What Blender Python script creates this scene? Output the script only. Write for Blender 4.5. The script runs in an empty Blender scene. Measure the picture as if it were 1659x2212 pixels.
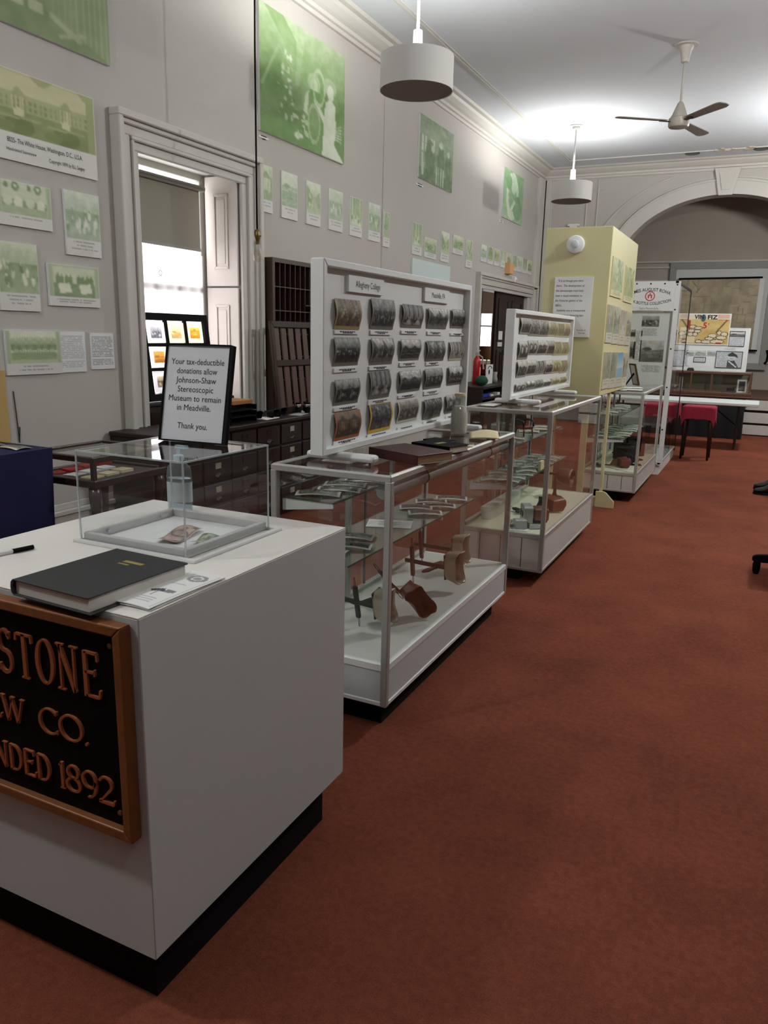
import bpy, bmesh, math, random
import numpy as np
from mathutils import Vector, Matrix

# ------------------------------------------------------------------ camera model (solved from the photo's vanishing points)
EYE = 1.44
FPX = 1660.0
ROT = ((0.8990564621461818, 0.4372378912767148, 0.022814563442741263),
       (-0.11895622655214344, 0.19378794966079427, 0.9738047272070209),
       (-0.4213631379673194, 0.8782193672415549, -0.2262384780804904))   # rows: right, up, forward
def ray(px, py):
    c = ((px-829.5)/FPX, -(py-1106)/FPX, 1.0)
    return [sum(ROT[r][k]*c[r] for r in range(3)) for k in range(3)]
def atz(px, py, z):
    d = ray(px, py); t = (z-EYE)/d[2]; return Vector((d[0]*t, d[1]*t, z))
def atx(px, py, x):
    d = ray(px, py); t = x/d[0]; return Vector((x, d[1]*t, EYE+d[2]*t))
def aty(px, py, y):
    d = ray(px, py); t = y/d[1]; return Vector((d[0]*t, y, EYE+d[2]*t))

C = bpy.context.scene.collection
PI = math.pi
def lin(c):
    if isinstance(c, str):
        c = c.lstrip('#'); c = [int(c[i:i+2], 16) for i in (0, 2, 4)]
    out = []
    for v in c[:3]:
        v = v/255.0
        out.append(v/12.92 if v <= 0.04045 else ((v+0.055)/1.055)**2.4)
    return tuple(out)

# ------------------------------------------------------------------ materials
MATS = {}
def mat(name, col, rough=0.6, metal=0.0, var=0.0, scale=20.0, bump=0.0, bscale=None, stretch=None, spec=None, coat=0.0, emit=None, estr=0.0, trans=0.0):
    if name in MATS: return MATS[name]
    m = bpy.data.materials.new(name); m.use_nodes = True; nt = m.node_tree; N = nt.nodes; L = nt.links
    b = N['Principled BSDF']; c = lin(col)
    b.inputs['Roughness'].default_value = rough; b.inputs['Metallic'].default_value = metal
    b.inputs['Base Color'].default_value = (*c, 1)
    if spec is not None: b.inputs['Specular IOR Level'].default_value = spec
    if coat: b.inputs['Coat Weight'].default_value = coat; b.inputs['Coat Roughness'].default_value = 0.15
    if emit is not None:
        b.inputs['Emission Color'].default_value = (*lin(emit), 1); b.inputs['Emission Strength'].default_value = estr
    if var or bump:
        tc = N.new('ShaderNodeTexCoord'); mp = N.new('ShaderNodeMapping'); L.new(tc.outputs['Object'], mp.inputs[0])
        if stretch: mp.inputs['Scale'].default_value = stretch
        nz = N.new('ShaderNodeTexNoise'); nz.inputs['Scale'].default_value = scale; nz.inputs['Detail'].default_value = 6
        L.new(mp.outputs[0], nz.inputs['Vector'])
        if var:
            mx = N.new('ShaderNodeMix'); mx.data_type = 'RGBA'
            mx.inputs['A'].default_value = (*[v*(1-var) for v in c], 1); mx.inputs['B'].default_value = (*[min(1, v*(1+var)) for v in c], 1)
            L.new(nz.outputs['Fac'], mx.inputs['Factor']); L.new(mx.outputs['Result'], b.inputs['Base Color'])
        if bump:
            bp = N.new('ShaderNodeBump'); bp.inputs['Strength'].default_value = bump; bp.inputs['Distance'].default_value = 0.01
            if bscale:
                n2 = N.new('ShaderNodeTexNoise'); n2.inputs['Scale'].default_value = bscale; L.new(mp.outputs[0], n2.inputs['Vector']); L.new(n2.outputs['Fac'], bp.inputs['Height'])
            else: L.new(nz.outputs['Fac'], bp.inputs['Height'])
            L.new(bp.outputs[0], b.inputs['Normal'])
    MATS[name] = m; return m

def glass_mat(name, tint, refl=1.0, rough=0.0, dens=0.0, f0=.05):
    m = bpy.data.materials.new(name); m.use_nodes = True; nt = m.node_tree; N = nt.nodes; L = nt.links; N.remove(N['Principled BSDF'])
    t = N.new('ShaderNodeBsdfTransparent'); t.inputs[0].default_value = (*lin(tint), 1)
    g = N.new('ShaderNodeBsdfGlossy'); g.inputs['Roughness'].default_value = rough; g.inputs['Color'].default_value = (refl, refl, refl, 1)
    lw = N.new('ShaderNodeLayerWeight'); lw.inputs[0].default_value = .5       # Schlick: the same from both sides of a thin pane
    pw = N.new('ShaderNodeMath'); pw.operation = 'POWER'; L.new(lw.outputs['Facing'], pw.inputs[0]); pw.inputs[1].default_value = 5
    fr = N.new('ShaderNodeMath'); fr.operation = 'MULTIPLY_ADD'; L.new(pw.outputs[0], fr.inputs[0]); fr.inputs[1].default_value = .9; fr.inputs[2].default_value = f0
    mx = N.new('ShaderNodeMixShader'); L.new(fr.outputs[0], mx.inputs[0]); L.new(t.outputs[0], mx.inputs[1]); L.new(g.outputs[0], mx.inputs[2])
    last = mx
    if dens:
        d = N.new('ShaderNodeBsdfDiffuse'); d.inputs[0].default_value = (*lin((225, 230, 230)), 1)
        m2 = N.new('ShaderNodeMixShader'); m2.inputs[0].default_value = dens; L.new(mx.outputs[0], m2.inputs[1]); L.new(d.outputs[0], m2.inputs[2]); last = m2
    L.new(last.outputs[0], N['Material Output'].inputs[0]); MATS[name] = m; return m

def print_mat(name, rough=0.5, translucent=0.0):
    m = bpy.data.materials.new(name); m.use_nodes = True; nt = m.node_tree; N = nt.nodes; L = nt.links
    b = N['Principled BSDF']; b.inputs['Roughness'].default_value = rough
    a = N.new('ShaderNodeAttribute'); a.attribute_name = 'Col'
    L.new(a.outputs['Color'], b.inputs['Base Color'])
    if translucent:
        t = N.new('ShaderNodeBsdfTranslucent'); L.new(a.outputs['Color'], t.inputs[0])
        mx = N.new('ShaderNodeMixShader'); mx.inputs[0].default_value = translucent
        L.new(b.outputs[0], mx.inputs[1]); L.new(t.outputs[0], mx.inputs[2]); L.new(mx.outputs[0], N['Material Output'].inputs[0])
    MATS[name] = m; return m

# ------------------------------------------------------------------ mesh builder
class MB:
    def __init__(s): s.v = []; s.f = []
    def add(s, vs, fs):
        o = len(s.v); s.v += [Vector(v) for v in vs]; s.f += [[i+o for i in f] for f in fs]; return s
    def box(s, x0, x1, y0, y1, z0, z1, M=None):
        vs = [Vector((x, y, z)) for z in (z0, z1) for y in (y0, y1) for x in (x0, x1)]
        if M is not None: vs = [M @ v for v in vs]
        return s.add(vs, [[0, 2, 3, 1], [4, 5, 7, 6], [0, 1, 5, 4], [2, 6, 7, 3], [0, 4, 6, 2], [1, 3, 7, 5]])
    def prism(s, poly, axis, a0, a1, M=None):
        n = len(poly); vs = []
        for a in (a0, a1):
            for p, q in poly:
                vs.append(Vector({'x': (a, p, q), 'y': (p, a, q), 'z': (p, q, a)}[axis]))
        if M is not None: vs = [M @ v for v in vs]
        return s.add(vs, [list(range(n)), list(range(2*n-1, n-1, -1))] + [[i, (i+1) % n, n+(i+1) % n, n+i] for i in range(n)])
    def tube(s, pts, r, n=8, M=None, closed=False):
        pts = [Vector(p) for p in pts]; k = len(pts); rr = r if isinstance(r, (list, tuple)) else [r]*k; vs = []; up = None
        for i, p in enumerate(pts):
            if closed: t = (pts[(i+1) % k]-pts[i-1]).normalized()
            else: t = (pts[min(i+1, k-1)]-pts[max(i-1, 0)]).normalized()
            if up is None:
                up = Vector((0, 0, 1)) if abs(t.z) < 0.9 else Vector((1, 0, 0))
            a = t.cross(up).normalized(); b = a.cross(t).normalized(); up = b
            for j in range(n):
                an = 2*PI*j/n; vs.append(p+(a*math.cos(an)+b*math.sin(an))*rr[i])
        if M is not None: vs = [M @ v for v in vs]
        fs = []
        for i in range(k if closed else k-1):
            i2 = (i+1) % k
            for j in range(n): fs.append([i*n+j, i*n+(j+1) % n, i2*n+(j+1) % n, i2*n+j])
        if not closed: fs += [list(range(n))[::-1], [(k-1)*n+j for j in range(n)]]
        return s.add(vs, fs)
    def lathe(s, prof, c=(0, 0, 0), n=24, M=None, caps=True):
        vs = []; c = Vector(c)
        for r, z in prof:
            for j in range(n):
                an = 2*PI*j/n; vs.append(c+Vector((r*math.cos(an), r*math.sin(an), z)))
        if M is not None: vs = [M @ v for v in vs]
        fs = []
        for i in range(len(prof)-1):
            for j in range(n): fs.append([i*n+j, i*n+(j+1) % n, (i+1)*n+(j+1) % n, (i+1)*n+j])
        if caps and prof[0] != prof[-1]: fs += [list(range(n))[::-1], [(len(prof)-1)*n+j for j in range(n)]]
        return s.add(vs, fs)
    def quad(s, *p): return s.add(p, [list(range(len(p)))])
    def sheet(s, fn, nu, nv):
        vs = [fn(i/nu, j/nv) for j in range(nv+1) for i in range(nu+1)]
        return s.add(vs, [[j*(nu+1)+i, j*(nu+1)+i+1, (j+1)*(nu+1)+i+1, (j+1)*(nu+1)+i] for j in range(nv) for i in range(nu)])
    def ringframe(s, axis, a0, a1, u0, u1, v0, v1, w, w2=None):   # mitred rectangular frame in the plane across an axis
        w2 = w if w2 is None else w2
        o = [(u0, v0), (u1, v0), (u1, v1), (u0, v1)]; i = [(u0+w, v0+w2), (u1-w, v0+w2), (u1-w, v1-w2), (u0+w, v1-w2)]
        for k in range(4):
            s.prism([o[k], o[(k+1) % 4], i[(k+1) % 4], i[k]], axis, a0, a1)
        return s

def finish(name, me, m, parent):
    o = bpy.data.objects.new(name, me); C.objects.link(o)
    if m is not None: me.materials.append(m)
    if parent is not None:
        o.parent = parent; o.matrix_parent_inverse = wm(parent).inverted()
    return o
def wm(o):
    b = Matrix.LocRotScale(o.location, o.rotation_euler, o.scale)
    return b if o.parent is None else wm(o.parent) @ o.matrix_parent_inverse @ b
def part(name, mb, m, parent=None, bevel=0.0, smooth=False, solid=0.0, seg=1, sub=0):
    me = bpy.data.meshes.new(name); bm = bmesh.new()
    vs = [bm.verts.new(v) for v in mb.v]
    for f in mb.f:
        try: bm.faces.new([vs[i] for i in f])
        except ValueError: pass
    bmesh.ops.recalc_face_normals(bm, faces=bm.faces); bm.to_mesh(me); bm.free()
    if smooth:
        for p in me.polygons: p.use_smooth = True
    o = finish(name, me, m, parent)
    if solid:
        md = o.modifiers.new('thick', 'SOLIDIFY'); md.thickness = solid; md.offset = 0
    if bevel:
        md = o.modifiers.new('edge', 'BEVEL'); md.width = bevel; md.segments = seg; md.limit_method = 'ANGLE'
    if sub:
        md = o.modifiers.new('smooth', 'SUBSURF'); md.levels = sub; md.render_levels = sub
    if smooth == 'auto':
        md = o.modifiers.new('ws', 'EDGE_SPLIT'); md.split_angle = math.radians(40)
    return o
def tag(o, label, cat, group=None):
    o['label'] = label; o['category'] = cat
    if group: o['group'] = group
    return o
def rest(t, z):                        # set a thing down so that its lowest point touches height z
    lo = 1e9
    def walk(o):
        nonlocal lo
        if o.type == 'MESH':
            w_ = wm(o); lo = min(lo, min((w_ @ v.co).z for v in o.data.vertices))
        for c in o.children: walk(c)
    walk(t); t.location.z += z-lo; return t
def recenter(o):                      # put a single-mesh thing's origin at its base
    me = o.data; xs = [v.co for v in me.vertices]
    c = Vector((sum(v.x for v in xs)/len(xs), sum(v.y for v in xs)/len(xs), min(v.z for v in xs)))
    me.transform(Matrix.Translation(-c)); o.location = c; return o
def solo(name, mb, m, label, cat, group=None, **k):
    return tag(recenter(part(name, mb, m, None, **k)), label, cat, group)
def thing(name, label, cat, loc=(0, 0, 0), rz=0.0, group=None):
    o = bpy.data.objects.new(name, None); C.objects.link(o); o.location = loc; o.rotation_euler = (0, 0, rz)
    o.empty_display_size = 0.05
    return tag(o, label, cat, group)
def struct(name, mb, m, parent=None, **k):
    o = part(name, mb, m, parent, **k)
    if parent is None: o['kind'] = 'structure'
    return o
def dup(root, loc, rz=0.0, label=None, group=None):
    def cp(o, p):
        c = o.copy(); C.objects.link(c); c.parent = p
        for ch in list(o.children): cp(ch, c)
        return c
    r = cp(root, None); r.location = loc; r.rotation_euler = (0, 0, rz)
    if label: r['label'] = label
    if group: r['group'] = group
    return r

def lettering(name, body, size, m, parent, M, align='CENTER', spacing=1.0, line=1.0, arc=None, ext=0.0, bold=0.0, xs=1.0, fit=None):
    """text as a mesh in its own xy plane, moved by M; arc = radius bends the line (positive: arch up)"""
    cu = bpy.data.curves.new('t', 'FONT'); cu.body = body; cu.size = size; cu.align_x = align; cu.space_character = spacing; cu.space_line = line
    cu.extrude = ext; cu.offset = bold; cu.resolution_u = 3
    to = bpy.data.objects.new('t', cu); C.objects.link(to)
    bpy.context.view_layer.update()
    me = bpy.data.meshes.new_from_object(to.evaluated_get(bpy.context.evaluated_depsgraph_get()))
    bpy.data.objects.remove(to); bpy.data.curves.remove(cu); me.name = name
    me.materials.clear()
    if fit:                                             # stretch the line to the width it has on the real thing
        ws = [v.co.x for v in me.vertices]; xs = fit/(max(ws)-min(ws))
    for v in me.vertices:
        v.co.x *= xs
        if arc:
            a = v.co.x/arc; r = arc+v.co.y
            v.co.x = r*math.sin(a); v.co.y = r*math.cos(a)-arc
    me.transform(M)
    return finish(name, me, m, parent)
def facing(axis, origin):
    """matrix laying text flat on a surface: '-y' faces the viewer along +y, '+x' faces right, '+z' lies on a table"""
    R = {'-y': ((1, 0, 0), (0, 0, -1), (0, 1, 0)), '+x': ((0, 0, 1), (1, 0, 0), (0, 1, 0)), '+z': ((1, 0, 0), (0, 1, 0), (0, 0, 1))}[axis]
    return Matrix.Translation(Vector(origin)) @ Matrix(R).to_4x4()

# ------------------------------------------------------------------ pictures drawn as colours on a fine grid
def vnoise(h, w, n, rng):
    g = rng.random((n+2, n+2)); y = np.linspace(0, n, h); x = np.linspace(0, n, w)
    yi = y.astype(int); xi = x.astype(int); fy = (y-yi)[:, None]; fx = (x-xi)[None, :]
    a = g[yi][:, xi]; b = g[yi][:, xi+1]; c = g[yi+1][:, xi]; d = g[yi+1][:, xi+1]
    return (a*(1-fx)+b*fx)*(1-fy)+(c*(1-fx)+d*fx)*fy
class Canvas:
    def __init__(s, h, w, seed=0, base=0.5):
        s.h, s.w = h, w; s.rng = np.random.default_rng(seed); s.t = np.full((h, w), float(base))
        s.Y, s.X = np.mgrid[0:h, 0:w]; s.Y = s.Y/(h-1); s.X = s.X/(w-1)
    def grad(s, a, b, y0=0, y1=1):
        k = (s.Y >= y0) & (s.Y <= y1); s.t[k] = (a+(b-a)*(s.Y-y0)/max(1e-6, y1-y0))[k]; return s
    def rect(s, x0, y0, x1, y1, v): s.t[(s.X >= x0) & (s.X <= x1) & (s.Y >= y0) & (s.Y <= y1)] = v; return s
    def ell(s, cx, cy, rx, ry, v, k=1.0):
        q = ((s.X-cx)/rx)**2+((s.Y-cy)/ry)**2 <= 1; s.t[q] = s.t[q]*(1-k)+v*k; return s
    def ring(s, cx, cy, rx, ry, wd, v):
        q = np.abs(np.sqrt(((s.X-cx)/rx)**2+((s.Y-cy)/ry)**2)-1) < wd; s.t[q] = v; return s
    def line(s, x0, y0, x1, y1, wd, v):
        dx, dy = x1-x0, y1-y0; L = dx*dx+dy*dy+1e-9; u = np.clip(((s.X-x0)*dx+(s.Y-y0)*dy)/L, 0, 1)
        d = np.hypot(s.X-x0-u*dx, s.Y-y0-u*dy); s.t[d < wd] = v; return s
    def poly(s, pts, v):
        q = np.zeros(s.t.shape, bool); n = len(pts)
        for i in range(n):
            (xa, ya), (xb, yb) = pts[i], pts[(i+1) % n]
            if ya == yb: continue
            c = ((ya > s.Y) != (yb > s.Y)) & (s.X < (xb-xa)*(s.Y-ya)/(yb-ya)+xa); q ^= c
        s.t[q] = v; return s
    def noise(s, amp, n=6, y0=0, y1=1):
        k = (s.Y >= y0) & (s.Y <= y1)
        z = (vnoise(s.h, s.w, n, s.rng)-0.5)*amp+(vnoise(s.h, s.w, n*3, s.rng)-0.5)*amp*0.6; s.t[k] += z[k]; return s
    def crowd(s, y0, y1, n, lo=0.05, hi=0.9, tall=0.3):
        for i in range(n):
            x = s.rng.uniform(0.04, 0.96); y = s.rng.uniform(y0, y1); v = s.rng.choice([lo, lo+0.15, hi, hi-0.2])
            s.ell(x, y+tall*0.3, 0.05, tall*0.35, v).ell(x, y-tall*0.1, 0.022, 0.03, hi if s.rng.random() < .7 else lo)
        return s
    def blur(s):
        t = np.pad(s.t, 1, mode='edge'); s.t = (t[1:-1, 1:-1]*4+t[:-2, 1:-1]+t[2:, 1:-1]+t[1:-1, :-2]+t[1:-1, 2:])/8; return s
    def rgb(s, dark, light):
        d = np.array(dark)/255.; l = np.array(light)/255.; t = np.clip(s.t, 0, 1)[..., None]; return d+(l-d)*t
GREEN = ((112, 136, 88), (226, 230, 208)); LIME = ((104, 140, 62), (222, 228, 206)); MOSS = ((104, 122, 70), (206, 208, 178)); MINT = ((126, 152, 116), (226, 230, 214)); DEEP = ((84, 116, 72), (214, 220, 204))
GREY = ((22, 21, 20), (214, 212, 206)); SEPIA = ((46, 34, 22), (214, 196, 160)); WARM = ((60, 56, 48), (206, 202, 188))
def scene_pic(h, w, seed, style=None):
    c = Canvas(h, w, seed); r = c.rng; style = style or r.choice(['street', 'crowd', 'forest', 'hall', 'field', 'porch'])
    if style == 'street':
        c.grad(.95, .75, 0, .45).grad(.5, .65, .45, 1); c.poly([(0, .1), (.38, .4), (.38, .65), (0, .85)], .3).poly([(1, .2), (.66, .42), (.66, .62), (1, .8)], .4)
        for i in range(6): c.rect(.03+i*.055, .3+i*.03, .05+i*.055, .45+i*.02, .75)
        c.crowd(.6, .75, 5, tall=.18)
    elif style == 'crowd':
        c.grad(.85, .6, 0, .4).grad(.25, .45, .4, 1); c.crowd(.4, .75, 16, tall=.26)
    elif style == 'forest':
        c.grad(.7, .35); [c.line(r.uniform(0, 1), 0, r.uniform(0, 1), .8, .02, r.choice([.1, .2, .85])) for _ in range(9)]; c.ell(.5, .9, .5, .2, .55)
    elif style == 'hall':
        c.grad(.35, .6); [c.line(x, 0, x, .7, .018, .9) for x in (.15, .35, .65, .85)]; c.poly([(0, 1), (.4, .6), (.6, .6), (1, 1)], .8); c.crowd(.6, .75, 4, tall=.24)
    elif style == 'field':
        c.grad(.95, .8, 0, .4).grad(.45, .3, .4, 1); [c.line(0, y, 1, y+r.uniform(-.1, .1), .012, r.uniform(.1, .9)) for y in np.linspace(.45, .95, 7)]; c.ell(.3, .4, .2, .08, .2)
    else:
        c.grad(.9, .7, 0, .3).grad(.5, .35, .3, 1); c.poly([(.1, .35), (.5, .12), (.9, .35)], .3).rect(.15, .35, .85, .7, .62)
        [c.rect(x, .36, x+.03, .7, .95) for x in (.2, .4, .57, .77)]; c.crowd(.62, .75, 6, tall=.2)
    return c.noise(.22, 7).noise(.16, 13).blur()
def stereo(h, w, seed, pal=GREY, mount=(170, 160, 140), style=None, edge=0.08):
    a = np.empty((h, w, 3)); a[:] = np.array(mount)/255.
    hh = int(h*(1-1.6*edge)); ww = int(w*(0.5-edge*0.75)); cc = scene_pic(hh, ww, seed, style); cc.t = np.clip((cc.t-.12)*1.1, 0, 1)**1.7; p = cc.rgb(*pal); y0 = (h-hh)//3; x0 = (w-2*ww)//2
    a[y0:y0+hh, x0:x0+ww] = p; a[y0:y0+hh, x0+ww:x0+2*ww] = p
    a[y0:y0+hh, x0+ww-0:x0+ww+1] *= 0.8
    return a
def captioned(h, w, pic, cap=0.28, border=1, lines=3, paper=(214, 212, 208), seed=0):
    a = np.empty((h, w, 3)); a[:] = np.array(paper)/255.; hp = int(h*(1-cap)); r = np.random.default_rng(seed)
    q = pic(hp-border, w-2*border); a[border:hp, border:w-border] = q
    if lines:
        step = max(2, int((h-hp)*0.62/lines))
        for i in range(lines):
            y = hp+1+int((h-hp)*0.12)+i*step
            if y < h-1:
                x0 = int(w*r.uniform(.1, .28)); k = (r.random(w) > .18) & (np.arange(w) > x0) & (np.arange(w) < w-x0); a[y, k] = a[y, k]*0.72
    return a
def painted(name, TL, TR, BR, BL, arr, m, parent=None, bow=None):
    h, w, _ = arr.shape; TL, TR, BR, BL = map(Vector, (TL, TR, BR, BL)); vs = []; nrm = (TR-TL).cross(BL-TL).normalized()*-1
    for j in range(h):
        v = j/(h-1)
        for i in range(w):
            u = i/(w-1); p = (TL*(1-u)+TR*u)*(1-v)+(BL*(1-u)+BR*u)*v
            if bow: p = p+nrm*bow(u, v)
            vs.append(p)
    fs = [[j*w+i, (j+1)*w+i, (j+1)*w+i+1, j*w+i+1] for j in range(h-1) for i in range(w-1)]
    me = bpy.data.meshes.new(name); me.from_pydata(vs, [], fs)
    at = me.color_attributes.new('Col', 'FLOAT_COLOR', 'POINT')
    a = np.clip(arr.reshape(-1, 3), 0, 1); a = np.where(a <= .04045, a/12.92, ((a+.055)/1.055)**2.4)
    at.data.foreach_set('color', np.concatenate([a, np.ones((len(a), 1))], 1).astype(np.float32).ravel())
    for p in me.polygons: p.use_smooth = True
    return finish(name, me, m, parent)
# ------------------------------------------------------------------ palette
M_WALL = mat('wall_paint', (186, 182, 176), .85, var=.04, scale=3, bump=.06, bscale=40)
M_TRIM = mat('trim_paint', (198, 195, 188), .55, var=.03, scale=6)
M_CEIL = mat('ceiling_paint', (206, 209, 215), .9, var=.03, scale=2)
M_WHITE = mat('white_laminate', (197, 203, 204), .45, var=.02, scale=5)
M_WHITE2 = mat('white_melamine', (228, 230, 230), .4, var=.015, scale=6)
M_BLACK = mat('black_kick_laminate', (5, 5, 6), .8, var=.2, scale=9, spec=.18)
M_INK = mat('black_ink', (28, 28, 30), .7, var=.05)
M_ALU = mat('brushed_aluminium', (176, 175, 170), .42, .3, var=.06, scale=30)
M_STEEL = mat('dark_steel', (60, 58, 56), .4, .7, var=.1)
M_CHROME = mat('chrome', (200, 200, 200), .15, 1, var=.02)
M_OAK = mat('dark_oak', (42, 25, 18), .45, var=.35, scale=9, stretch=(1, 1, 8), spec=.25)
M_WALNUT = mat('near_black_walnut', (30, 18, 14), .5, var=.35, scale=8, stretch=(1, 8, 1))
M_SLAT = mat('brown_slat_wood', (70, 42, 28), .5, var=.3, scale=8, stretch=(6, 6, 1))
M_REDWOOD = mat('red_brown_wood', (104, 44, 32), .4, var=.25, scale=25)
M_BROWNWOOD = mat('brown_wood', (92, 58, 40), .42, var=.25, scale=25)
M_DARKWOOD = mat('black_brown_wood', (40, 32, 27), .45, var=.25, scale=25)
M_TIN = mat('aged_tin_hood', (188, 172, 154), .35, .4, var=.2, scale=40)
M_BRASS = mat('aged_brass', (112, 92, 56), .35, .8, var=.2, scale=30)
M_COPPER = mat('raised_copper_letters', (178, 104, 64), .4, .35, var=.15, scale=40)
M_FRAMEWOOD = mat('bronze_wood_frame', (128, 78, 42), .45, .15, var=.3, scale=18, stretch=(3, 3, 1))
M_PAPER = mat('paper', (226, 226, 224), .8, var=.02)
M_CREAM = mat('cream_paper', (222, 208, 168), .8, var=.04)
M_YELLOW = mat('pale_yellow_paint', (204, 197, 152), .6, var=.03, scale=4)
M_NAVY = mat('navy_cloth', (10, 12, 62), .9, var=.2, scale=60, bump=.1)
M_REDCLOTH = mat('crimson_cloth', (150, 26, 52), .85, var=.15, scale=40, bump=.1)
M_BLACKCLOTH = mat('black_cloth', (16, 16, 17), .9, var=.2, scale=30)
M_GLASS = glass_mat('clear_glass', (245, 247, 245))
M_GLASSSHELF = glass_mat('greenish_shelf_glass', (222, 232, 226), dens=.05)
M_ACRYL = glass_mat('clear_acrylic', (246, 247, 248))
M_ACRYLEDGE = glass_mat('acrylic_edge', (232, 236, 238), dens=.4)
M_PRINT = print_mat('photo_print', .55)
M_GLOSSPRINT = print_mat('glossy_photo_print', .22)
M_CARDPRINT = print_mat('card_print', .62)
MATS['card_print'].node_tree.nodes['Principled BSDF'].inputs['Specular IOR Level'].default_value = .3
M_SLIDE = print_mat('backlit_slide', .4, .75)
M_SHADE = mat('pendant_shade', (196, 194, 190), .6, var=.02)
M_SHADEBOT = mat('pendant_diffuser', (120, 106, 96), .7, var=.05)
M_GREYFRAME = mat('grey_painted_frame', (150, 148, 143), .6, var=.04)
M_SCREEN = mat('matte_screen', (208, 209, 208), .8, var=.01)

def carpet():
    m = bpy.data.materials.new('terracotta_carpet'); m.use_nodes = True; nt = m.node_tree; N = nt.nodes; L = nt.links; b = N['Principled BSDF']
    b.inputs['Roughness'].default_value = 1; b.inputs['Specular IOR Level'].default_value = .1
    tc = N.new('ShaderNodeTexCoord')
    def nz(s, d=3, rough=.6):
        n = N.new('ShaderNodeTexNoise'); n.inputs['Scale'].default_value = s; n.inputs['Detail'].default_value = d; n.inputs['Roughness'].default_value = rough; L.new(tc.outputs['Object'], n.inputs['Vector']); return n
    big, mid, fine = nz(2.2, 5), nz(45, 5, .75), nz(260, 2, .9)
    a = N.new('ShaderNodeMix'); a.data_type = 'RGBA'; a.inputs['A'].default_value = (*lin((72, 35, 26)), 1); a.inputs['B'].default_value = (*lin((148, 83, 62)), 1)
    r = N.new('ShaderNodeMapRange'); r.inputs['From Min'].default_value = .3; r.inputs['From Max'].default_value = .7
    ad = N.new('ShaderNodeMath'); ad.operation = 'MULTIPLY_ADD'; L.new(big.outputs['Fac'], ad.inputs[0]); ad.inputs[1].default_value = .3
    m2 = N.new('ShaderNodeMath'); m2.operation = 'MULTIPLY_ADD'; L.new(mid.outputs['Fac'], m2.inputs[0]); m2.inputs[1].default_value = .35
    m3 = N.new('ShaderNodeMath'); m3.operation = 'MULTIPLY'; L.new(fine.outputs['Fac'], m3.inputs[0]); m3.inputs[1].default_value = .4
    L.new(m3.outputs[0], m2.inputs[2]); L.new(m2.outputs[0], ad.inputs[2]); L.new(ad.outputs[0], r.inputs['Value']); L.new(r.outputs[0], a.inputs['Factor']); L.new(a.outputs['Result'], b.inputs['Base Color'])
    bp = N.new('ShaderNodeBump'); bp.inputs['Strength'].default_value = .5; bp.inputs['Distance'].default_value = .006; L.new(fine.outputs['Fac'], bp.inputs['Height']); L.new(bp.outputs[0], b.inputs['Normal'])
    return m
M_CARPET = carpet()

# ------------------------------------------------------------------ the room
WX, RX, FY, BY, CZ = -3.8, 2.1, 13.95, -3.6, 4.22
def W(px, py): return atx(px, py, WX)
struct('floor', MB().box(-4.2, RX+.3, BY-.3, 17, -.12, 0), M_CARPET)
struct('ceiling', MB().box(-4.2, RX+.3, BY-.3, FY+.1, CZ, CZ+.2), M_CEIL)
WY0, WY1, WZ1 = 4.09, 5.22, 2.628                    # window bay
DY0, DY1, DZ1 = 10.78, 13.6, 2.212                  # doorway
w = MB(); XO = -4.25
w.box(XO, WX, BY-.3, WY0, 0, CZ).box(XO, WX, WY0, WY1, WZ1, CZ).box(XO, WX, WY1, DY0, 0, CZ).box(XO, WX, DY0, DY1, DZ1, CZ).box(XO, WX, DY1, FY+.3, 0, CZ)
w.box(XO, -4.16, WY0, WY1, 0, .9).box(WX, WX+.008, 7.7, DY0, 0, 4.08).box(WX, WX+.008, DY0, DY1, DZ1, 4.08).box(WX, WX+.008, DY1, FY, 0, 4.08)
struct('wall_left', w, M_WALL)
M_WALLD = mat('wall_darkened_for_light', (84, 80, 74), .85, var=.04, scale=3)  # unseen walls, darkened from their likely white to cut side light
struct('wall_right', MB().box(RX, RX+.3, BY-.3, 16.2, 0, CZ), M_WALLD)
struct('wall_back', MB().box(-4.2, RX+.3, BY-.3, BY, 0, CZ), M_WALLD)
ACX, AA, AB, ASP = -.86, 1.56, 1.1, 2.6             # the arch
pl = [(-3.8, 0), (ACX-AA, 0), (ACX-AA, ASP)] + [(ACX-AA*math.cos(t), ASP+AB*math.sin(t)) for t in np.linspace(0, PI, 41)[1:-1]] + [(ACX+AA, ASP), (ACX+AA, 0), (RX, 0), (RX, CZ), (-3.8, CZ)]
wf = MB()
for i in range(1, len(pl)-5):                       # split into convex strips under the ceiling line
    a, b = pl[i], pl[i+1]
    if abs(a[0]-b[0]) > 1e-6: wf.prism([a, b, (b[0], CZ), (a[0], CZ)], 'y', FY, FY+.3)
wf.box(-3.8, ACX-AA, FY, FY+.3, 0, CZ).box(ACX+AA, RX, FY, FY+.3, 0, CZ)
struct('wall_far', wf, M_WALL)
al = MB().box(-3.2, 1.4, 16.05, 16.25, 0, CZ).box(-3.4, -3.2, FY+.3, 16.2, 0, CZ).box(1.4, 1.6, FY+.3, 16.2, 0, CZ).box(-3.4, 1.6, FY+.25, 16.25, CZ, CZ+.15)
struct('wall_alcove', al, mat('alcove_paint', (176, 168, 156), .85, var=.05, scale=3))
struct('floor_stage', MB().box(-3.2, 1.4, 13.47, 16.05, .5, .58).box(-2.4, .68, 13.42, 13.97, .56, .585), mat('stage_boards', (88, 60, 42), .5, var=.2, scale=6))
sf = MB()
for z0, z1 in ((.015, .165), (.2, .36), (.4, .555)): sf.box(-2.4, .68, 13.42, 13.47, z0, z1)
struct('trim_5', sf, M_TRIM, bevel=.004)
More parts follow.
